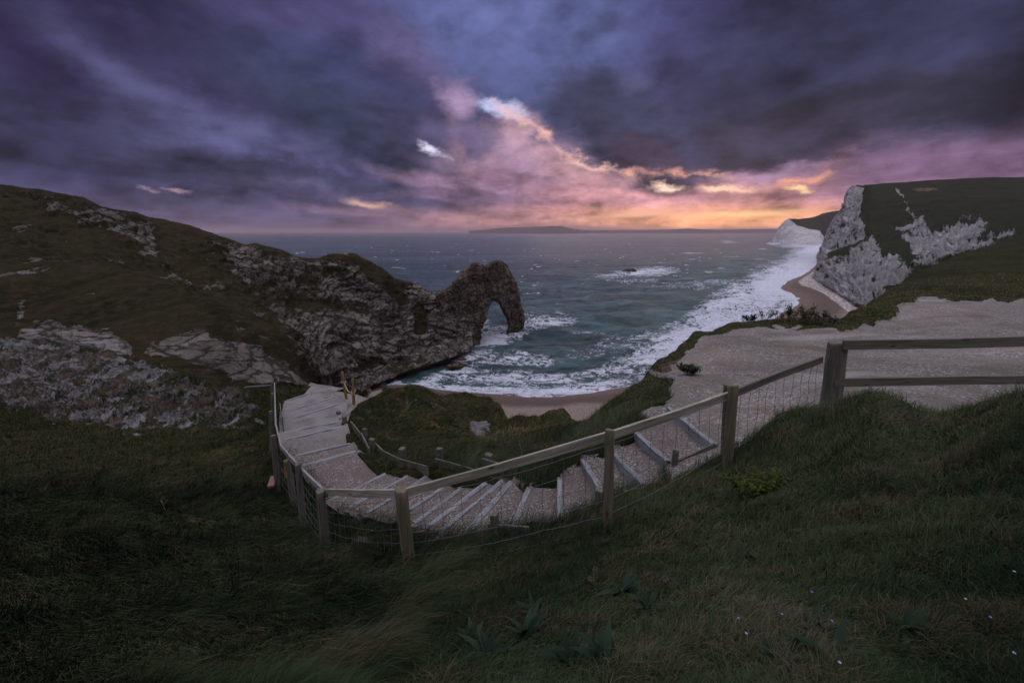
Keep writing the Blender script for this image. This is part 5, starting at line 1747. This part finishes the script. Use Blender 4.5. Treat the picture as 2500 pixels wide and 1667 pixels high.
def on_steps(r, n):
    out, sz = [], []
    for i in range(n):
        k = int(r.integers(0, 15))
        b0, b1 = (SF[k + 1], SN[k + 1])
        q = SF[k].lerp(SN[k], r.random()).lerp(b0.lerp(b1, r.random()), r.random() ** 0.8)
        out.append((q.x, q.y, CAMZ + STEPS[k + 1][2] + 0.012 + 0.03 * r.random()))
        sz.append(0.005 + 0.013 * r.random() ** 4)
    return np.array(out), np.array(sz), r.random(n)


def on_gravel(r, n):
    w = (gravel[:-1, :-1] > 0.7) * (G[:-1, :-1, 1] > 5) * (G[:-1, :-1, 1] < 26) * (G[:-1, :-1, 0] > 1.5) * np.abs((GPXv[:-1, 1:] - GPXv[:-1, :-1]) * (GPYv[1:, :-1] - GPYv[:-1, :-1]))
    w = w.ravel() / w.sum()
    idx = r.choice(w.size, n, p=w)
    i, j = np.unravel_index(idx, (G.shape[0] - 1, G.shape[1] - 1))
    a, b_ = r.random((n, 1)), r.random((n, 1))
    p = G[i, j] + (G[i, j + 1] - G[i, j]) * a + (G[i + 1, j] - G[i, j]) * b_
    return p, (0.004 + 0.0011 * p[:, 1] * r.random(n) ** 3) * 1.3, r.random(n)


stones(9000, on_steps, 'small pale stones loose on the stepped gravel path', 31)
stones(14000, on_gravel, 'small pale stones scattered over the wide gravel shoulder', 32)

# ================================================================== plants
Mleaf, t, b = new_mat('leaves')
oi = t.new('ShaderNodeObjectInfo')
tt_ = t.attr('tint')
t.put(b.inputs['Base Color'], t.mix(tt_, (0.007, 0.020, 0.009, 1), (0.020, 0.038, 0.020, 1)))
b.inputs['Roughness'].default_value = 0.6
b.inputs['Specular IOR Level'].default_value = 0.12
Mshrub, t, b = new_mat('yellow_green_leaves')
t.put(b.inputs['Base Color'], t.mix(t.attr('tint'), (0.018, 0.036, 0.004, 1), (0.060, 0.085, 0.008, 1)))
b.inputs['Specular IOR Level'].default_value = 0.08
b.inputs['Roughness'].default_value = 0.55
Mstem, t, b = new_mat('stems')
b.inputs['Base Color'].default_value = (0.05, 0.045, 0.025, 1)
b.inputs['Roughness'].default_value = 0.8
Mviolet, t, b = new_mat('violet_petals')
b.inputs['Base Color'].default_value = (0.14, 0.11, 0.34, 1)
Mwhite, t, b = new_mat('pale_petals')
b.inputs['Base Color'].default_value = (0.20, 0.26, 0.36, 1)
Mseed, t, b = new_mat('seed_head')
b.inputs['Base Color'].default_value = (0.07, 0.045, 0.04, 1)


def mesh_py(name, V, F, mat, tint=None, parent=None, loc=None, smooth=True):
    me = bpy.data.meshes.new(name)
    me.from_pydata(V, [], F)
    if tint is not None:
        a = me.attributes.new('tint', 'FLOAT', 'POINT')
        a.data.foreach_set('value', np.array(tint, np.float32))
    me.materials.append(mat)
    if smooth:
        me.polygons.foreach_set('use_smooth', np.ones(len(me.polygons), bool))
    o = bpy.data.objects.new(name, me)
    COL.objects.link(o)
    if parent is not None:
        o.parent = parent
    if loc is not None:
        o.location = loc
    return o


def leaf(V, F, T, base, dirv, L, w, tint, droop=0.5, fold=0.25, segs=6):
    dirv = dirv.normalized()
    side = dirv.cross(U).normalized()
    n0 = len(V)
    cur = base.copy()
    d = dirv.copy()
    for i in range(segs + 1):
        f = i / segs
        ww = w * (math.sin(math.pi * (f ** 0.75) * 0.97 + 0.08)) * 0.5
        upn = side.cross(d).normalized()
        V += [cur - side * ww + upn * ww * fold, cur.copy(), cur + side * ww + upn * ww * fold]
        T += [tint, tint * 0.6, tint]
        cur = cur + d * (L / segs)
        d = (d - U * droop / segs).normalized()
    for i in range(segs):
        a = n0 + i * 3
        F += [(a, a + 1, a + 4, a + 3), (a + 1, a + 2, a + 5, a + 4)]


prn = random.Random(3)
plants = [(1190, 1606, .20, 'large dark rosette of long leaves at the bottom edge, left of the middle'), (1156, 1570, .15, 'smaller leaf rosette at the upper left of the large bottom rosette'),
          (1285, 1560, .20, 'upright rosette of sword shaped leaves right of the large bottom rosette'), (1302, 1505, .17, 'leaf rosette behind the upright sword shaped one'),
          (1394, 1632, .19, 'flat spreading rosette at the bottom edge just right of the middle'), (1479, 1636, .20, 'broad leaved rosette at the bottom edge, right of the flat spreading one'),
          (1520, 1450, .24, 'tallest broad leaved plant in the middle of the near grass'), (1255, 1352, .17, 'small rosette in the grass below the dark square peg'),
          (1207, 1332, .15, 'narrow leaved rosette at the foot of the fence wire by the thick post'), (1581, 1490, .16, 'low rosette at the right foot of the tallest broad leaved plant'),
          (1836, 1371, .13, 'patch of oval leaves below the yellow green shrub'), (1921, 1398, .12, 'oval leaved plant just right of the patch below the shrub'),
          (1792, 1405, .12, 'oval leaved plant left of the patch below the shrub'), (1989, 1545, .13, 'grey green plant near the violet flowers at lower right'),
          (2203, 1551, .16, 'plant with one big pale pointed leaf at lower right'), (2020, 1625, .17, 'leafy rosette at the bottom edge under the pale flowers'),
          (1904, 1612, .14, 'upright leafy plant at the bottom edge left of the pale flowers'), (1110, 1240, 0, '')]
for (px, py, L, lb) in plants:
    if L == 0:
        continue
    c0 = hit(px, py, 0.6, 9) + U * .015
    V, F, T = [], [], []
    for i in range(prn.randint(14, 20)):
        a = prn.uniform(0, 6.28)
        e = prn.uniform(0.35, 1.15)
        dv = Vector((math.cos(a) * math.cos(e), math.sin(a) * math.cos(e), math.sin(e)))
        leaf(V, F, T, Vector((prn.uniform(-.015, .015), prn.uniform(-.015, .015), 0)), dv, L * 0.85 * prn.uniform(.55, 1.15), L * prn.uniform(.13, .2), prn.random(), prn.uniform(.4, 1.3))
    o = mesh_py('broadleaf_plant', V, F, Mleaf, T, loc=c0)
    tag(o, lb, 'plant', 'broadleaved plants in the near grass')

fl = [(1962, 1457, 'v', 'violet flower farthest up the slope among the oval leaves'), (1884, 1510, 'v', 'violet flower midway between the upper one and the pale leaf'), (1783, 1533, 'v', 'pinkish violet flower at the left of the small group'),
      (1808, 1562, 'w', 'pale blue flower just below the pinkish violet one'), (2013, 1536, 'v', 'violet flower beside the big pale pointed leaf'), (2337, 1472, 'w', 'small pale flower alone near the right side'),
      (2396, 1527, 'v', 'violet flower nearest the right edge of the dark grass'), (2446, 1612, 'w', 'pale blue flower low near the bottom right corner'), (2022, 1642, 'w', 'large pale flower at the bottom edge'),
      (2445, 1408, 'w', 'tiny pale flower high at the right edge of the grass'), (386, 1415, 'w', 'tiny pale flower in the dark grass at far left'), (843, 1370, 'w', 'small white flower left of the thick corner post')]
for (px, py, kx, lb) in fl:
    c0 = hit(px, py + 22, 0.6, 9)
    root = empty('small_flower', c0)
    tag(root, lb, 'flower', 'small flowers in the near grass')
    hgt = prn.uniform(.07, .11)
    top = Vector((prn.uniform(-.01, .01), -0.015, hgt))
    V, F = [], []
    for i in range(4):
        f = i / 3
        p_ = top * f
        V += [p_ + Vector((.0016, 0, 0)), p_ + Vector((-.0008, .0014, 0)), p_ + Vector((-.0008, -.0014, 0))]
    for i in range(3):
        for k in range(3):
            a, b2 = i * 3 + k, i * 3 + (k + 1) % 3
            F.append((a, b2, b2 + 3, a + 3))
    mesh_py('stem', V, F, Mstem, parent=root)
    V, F, T = [], [], []
    for i in range(6):
        a = i * 6.283 / 6 + prn.uniform(-.1, .1)
        leaf(V, F, T, top, Vector((math.cos(a), math.sin(a) - .3, .45)), .0065, .0045, 1, .3, .1, 3)
    mesh_py('petals', V, F, Mviolet if kx == 'v' else Mwhite, T, parent=root)

for (px, py, lb) in [(1455, 1374, 'round brown seed head on a thin stalk, upper of the close pair'), (1442, 1402, 'round brown seed head on a thin stalk, lower of the close pair'), (1622, 1410, 'greyish seed head on a thin stalk right of the close pair')]:
    c0 = hit(px, py + 60, 0.6, 9)
    root = empty('dry_seed_head', c0)
    tag(root, lb, 'seed head', 'dry seed heads in the near grass')
    top = Vector((-.02, -.02, .17))
    a_ = tubes('stalk', [[c0 + top * (i / 5) + Vector((.006 * math.sin(i), 0, 0)) for i in range(6)]], .0018, Mstem, root)
    V, F, T = [], [], []
    for i in range(70):
        d0 = Vector((prn.gauss(0, 1), prn.gauss(0, 1), prn.gauss(0, 1))).normalized()
        leaf(V, F, T, top + d0 * .004, d0, .017, .0035, .5, .1, .1, 2)
    mesh_py('head', V, F, Mseed, T, parent=root)


def bush(name, base, rx, ry, h, nstem, nleaf, Ls, mat, label, cat, group=None, lean=0.2, seed=1):
    r = random.Random(seed)
    root = empty(name, base)
    tag(root, label, cat, group)
    ln, V, F, T = [], [], [], []
    tips = []
    for i in range(nstem):
        a = r.uniform(0, 6.28)
        e0 = Vector((math.cos(a) * rx * r.uniform(.0, .35), math.sin(a) * ry * .3, 0))
        e1 = Vector((math.cos(a) * rx * r.uniform(.4, 1) + lean * h, math.sin(a) * ry * r.uniform(.3, 1), h * r.uniform(.55, 1.0)))
        pts = [base + e0.lerp(e1, k / 5) + Vector((r.gauss(0, .01), r.gauss(0, .01), .15 * h * math.sin(math.pi * k / 5))) for k in range(6)]
        ln.append(pts)
        for k in range(2, 6):
            tips.append((pts[k] - base, k / 5))
    tubes('stem', ln, 0.006 if h > .3 else .003, Mstem, root, 4)
    for i in range(nleaf):
        p_, f = r.choice(tips)
        q = p_ + Vector((r.gauss(0, rx * .10), r.gauss(0, ry * .10), r.gauss(0, h * .07)))
        d0 = Vector((r.gauss(.4, 1), r.gauss(0, 1), r.gauss(.4, .6)))
        leaf(V, F, T, q, d0, Ls * r.uniform(.6, 1.2), Ls * .55 * r.uniform(.6, 1.1), r.random(), .5, .2, 2)
    mesh_py('foliage', V, F, mat, T, parent=root)


bush('yellow_shrub', hit(1822, 1215, 2, 9) , .34, .22, .26, 26, 900, .045, Mshrub, 'bright yellow green leafy shrub in the dark grass below the round fence posts', 'shrub', seed=4)
bb = [(1828, 786, .22, .30, 7, 260, .09, 'dense dark leafy bush at the left end of the row on the cliff edge'), (1866, 786, .30, .50, 12, 170, .07, 'open twiggy bush second from the left on the cliff edge'),
      (1900, 786, .28, .44, 9, 150, .07, 'low twiggy bush between the two taller ones on the cliff edge'), (1928, 787, .26, .66, 12, 330, .085, 'tallest leafy bush on the cliff edge'),
      (1962, 789, .24, .58, 11, 300, .085, 'leafy yellow green bush right of the tallest one on the cliff edge'), (1996, 789, .26, .46, 9, 170, .08, 'sparse bush with reddish leaves near the right end of the row'), (2030, 786, .2, .26, 8, 120, .07, 'lowest bush at the right end of the row on the cliff edge')]
for i, (px, py, rx, h, ns, nl, Ls, lb) in enumerate(bb):
    bush('cliff_edge_bush', hit(px, py, 12, 24) - U * .05, rx * 1.4, .3, h * 1.25, ns, int(nl * 1.5), Ls * 1.25, Mshrub if i in (3, 4, 1) else Mleaf, lb, 'bush', 'bushes along the cliff edge', 0.1, 30 + i)
bush('grassy_tussock_bush', hit(1680, 915, 8, 20), .32, .25, .22, 20, 700, .07, Mleaf, 'low round green tussock alone on the bare gravel shoulder', 'bush', seed=77, lean=0)

# ================================================================== sea haze toward the far coast
me = bpy.data.meshes.new('haze')
x0, x1, y0, y1, z0, z1 = -26000, 26000, -400, 27000, -56.0, 150.0
V = [(x, y, z) for z in (z0, z1) for x, y in ((x0, y0), (x1, y0), (x1, y1), (x0, y1))]
me.from_pydata(V, [], [(3, 2, 1, 0), (4, 5, 6, 7), (0, 1, 5, 4), (1, 2, 6, 5), (2, 3, 7, 6), (3, 0, 4, 7)])
Mh = bpy.data.materials.new('haze')
Mh.use_nodes = True
tn = Mh.node_tree
tn.nodes.clear()
mo = tn.nodes.new('ShaderNodeOutputMaterial')
vo = tn.nodes.new('ShaderNodeVolumePrincipled')
vo.inputs['Color'].default_value = (0.84, 0.63, 0.70, 1)
vo.inputs['Density'].default_value = 0.00008
tn.links.new(vo.outputs[0], mo.inputs['Volume'])
me.materials.append(Mh)
hz_o = bpy.data.objects.new('haze', me)
COL.objects.link(hz_o)
tag(hz_o, 'pinkish evening haze over the sea', 'haze', kind='stuff')
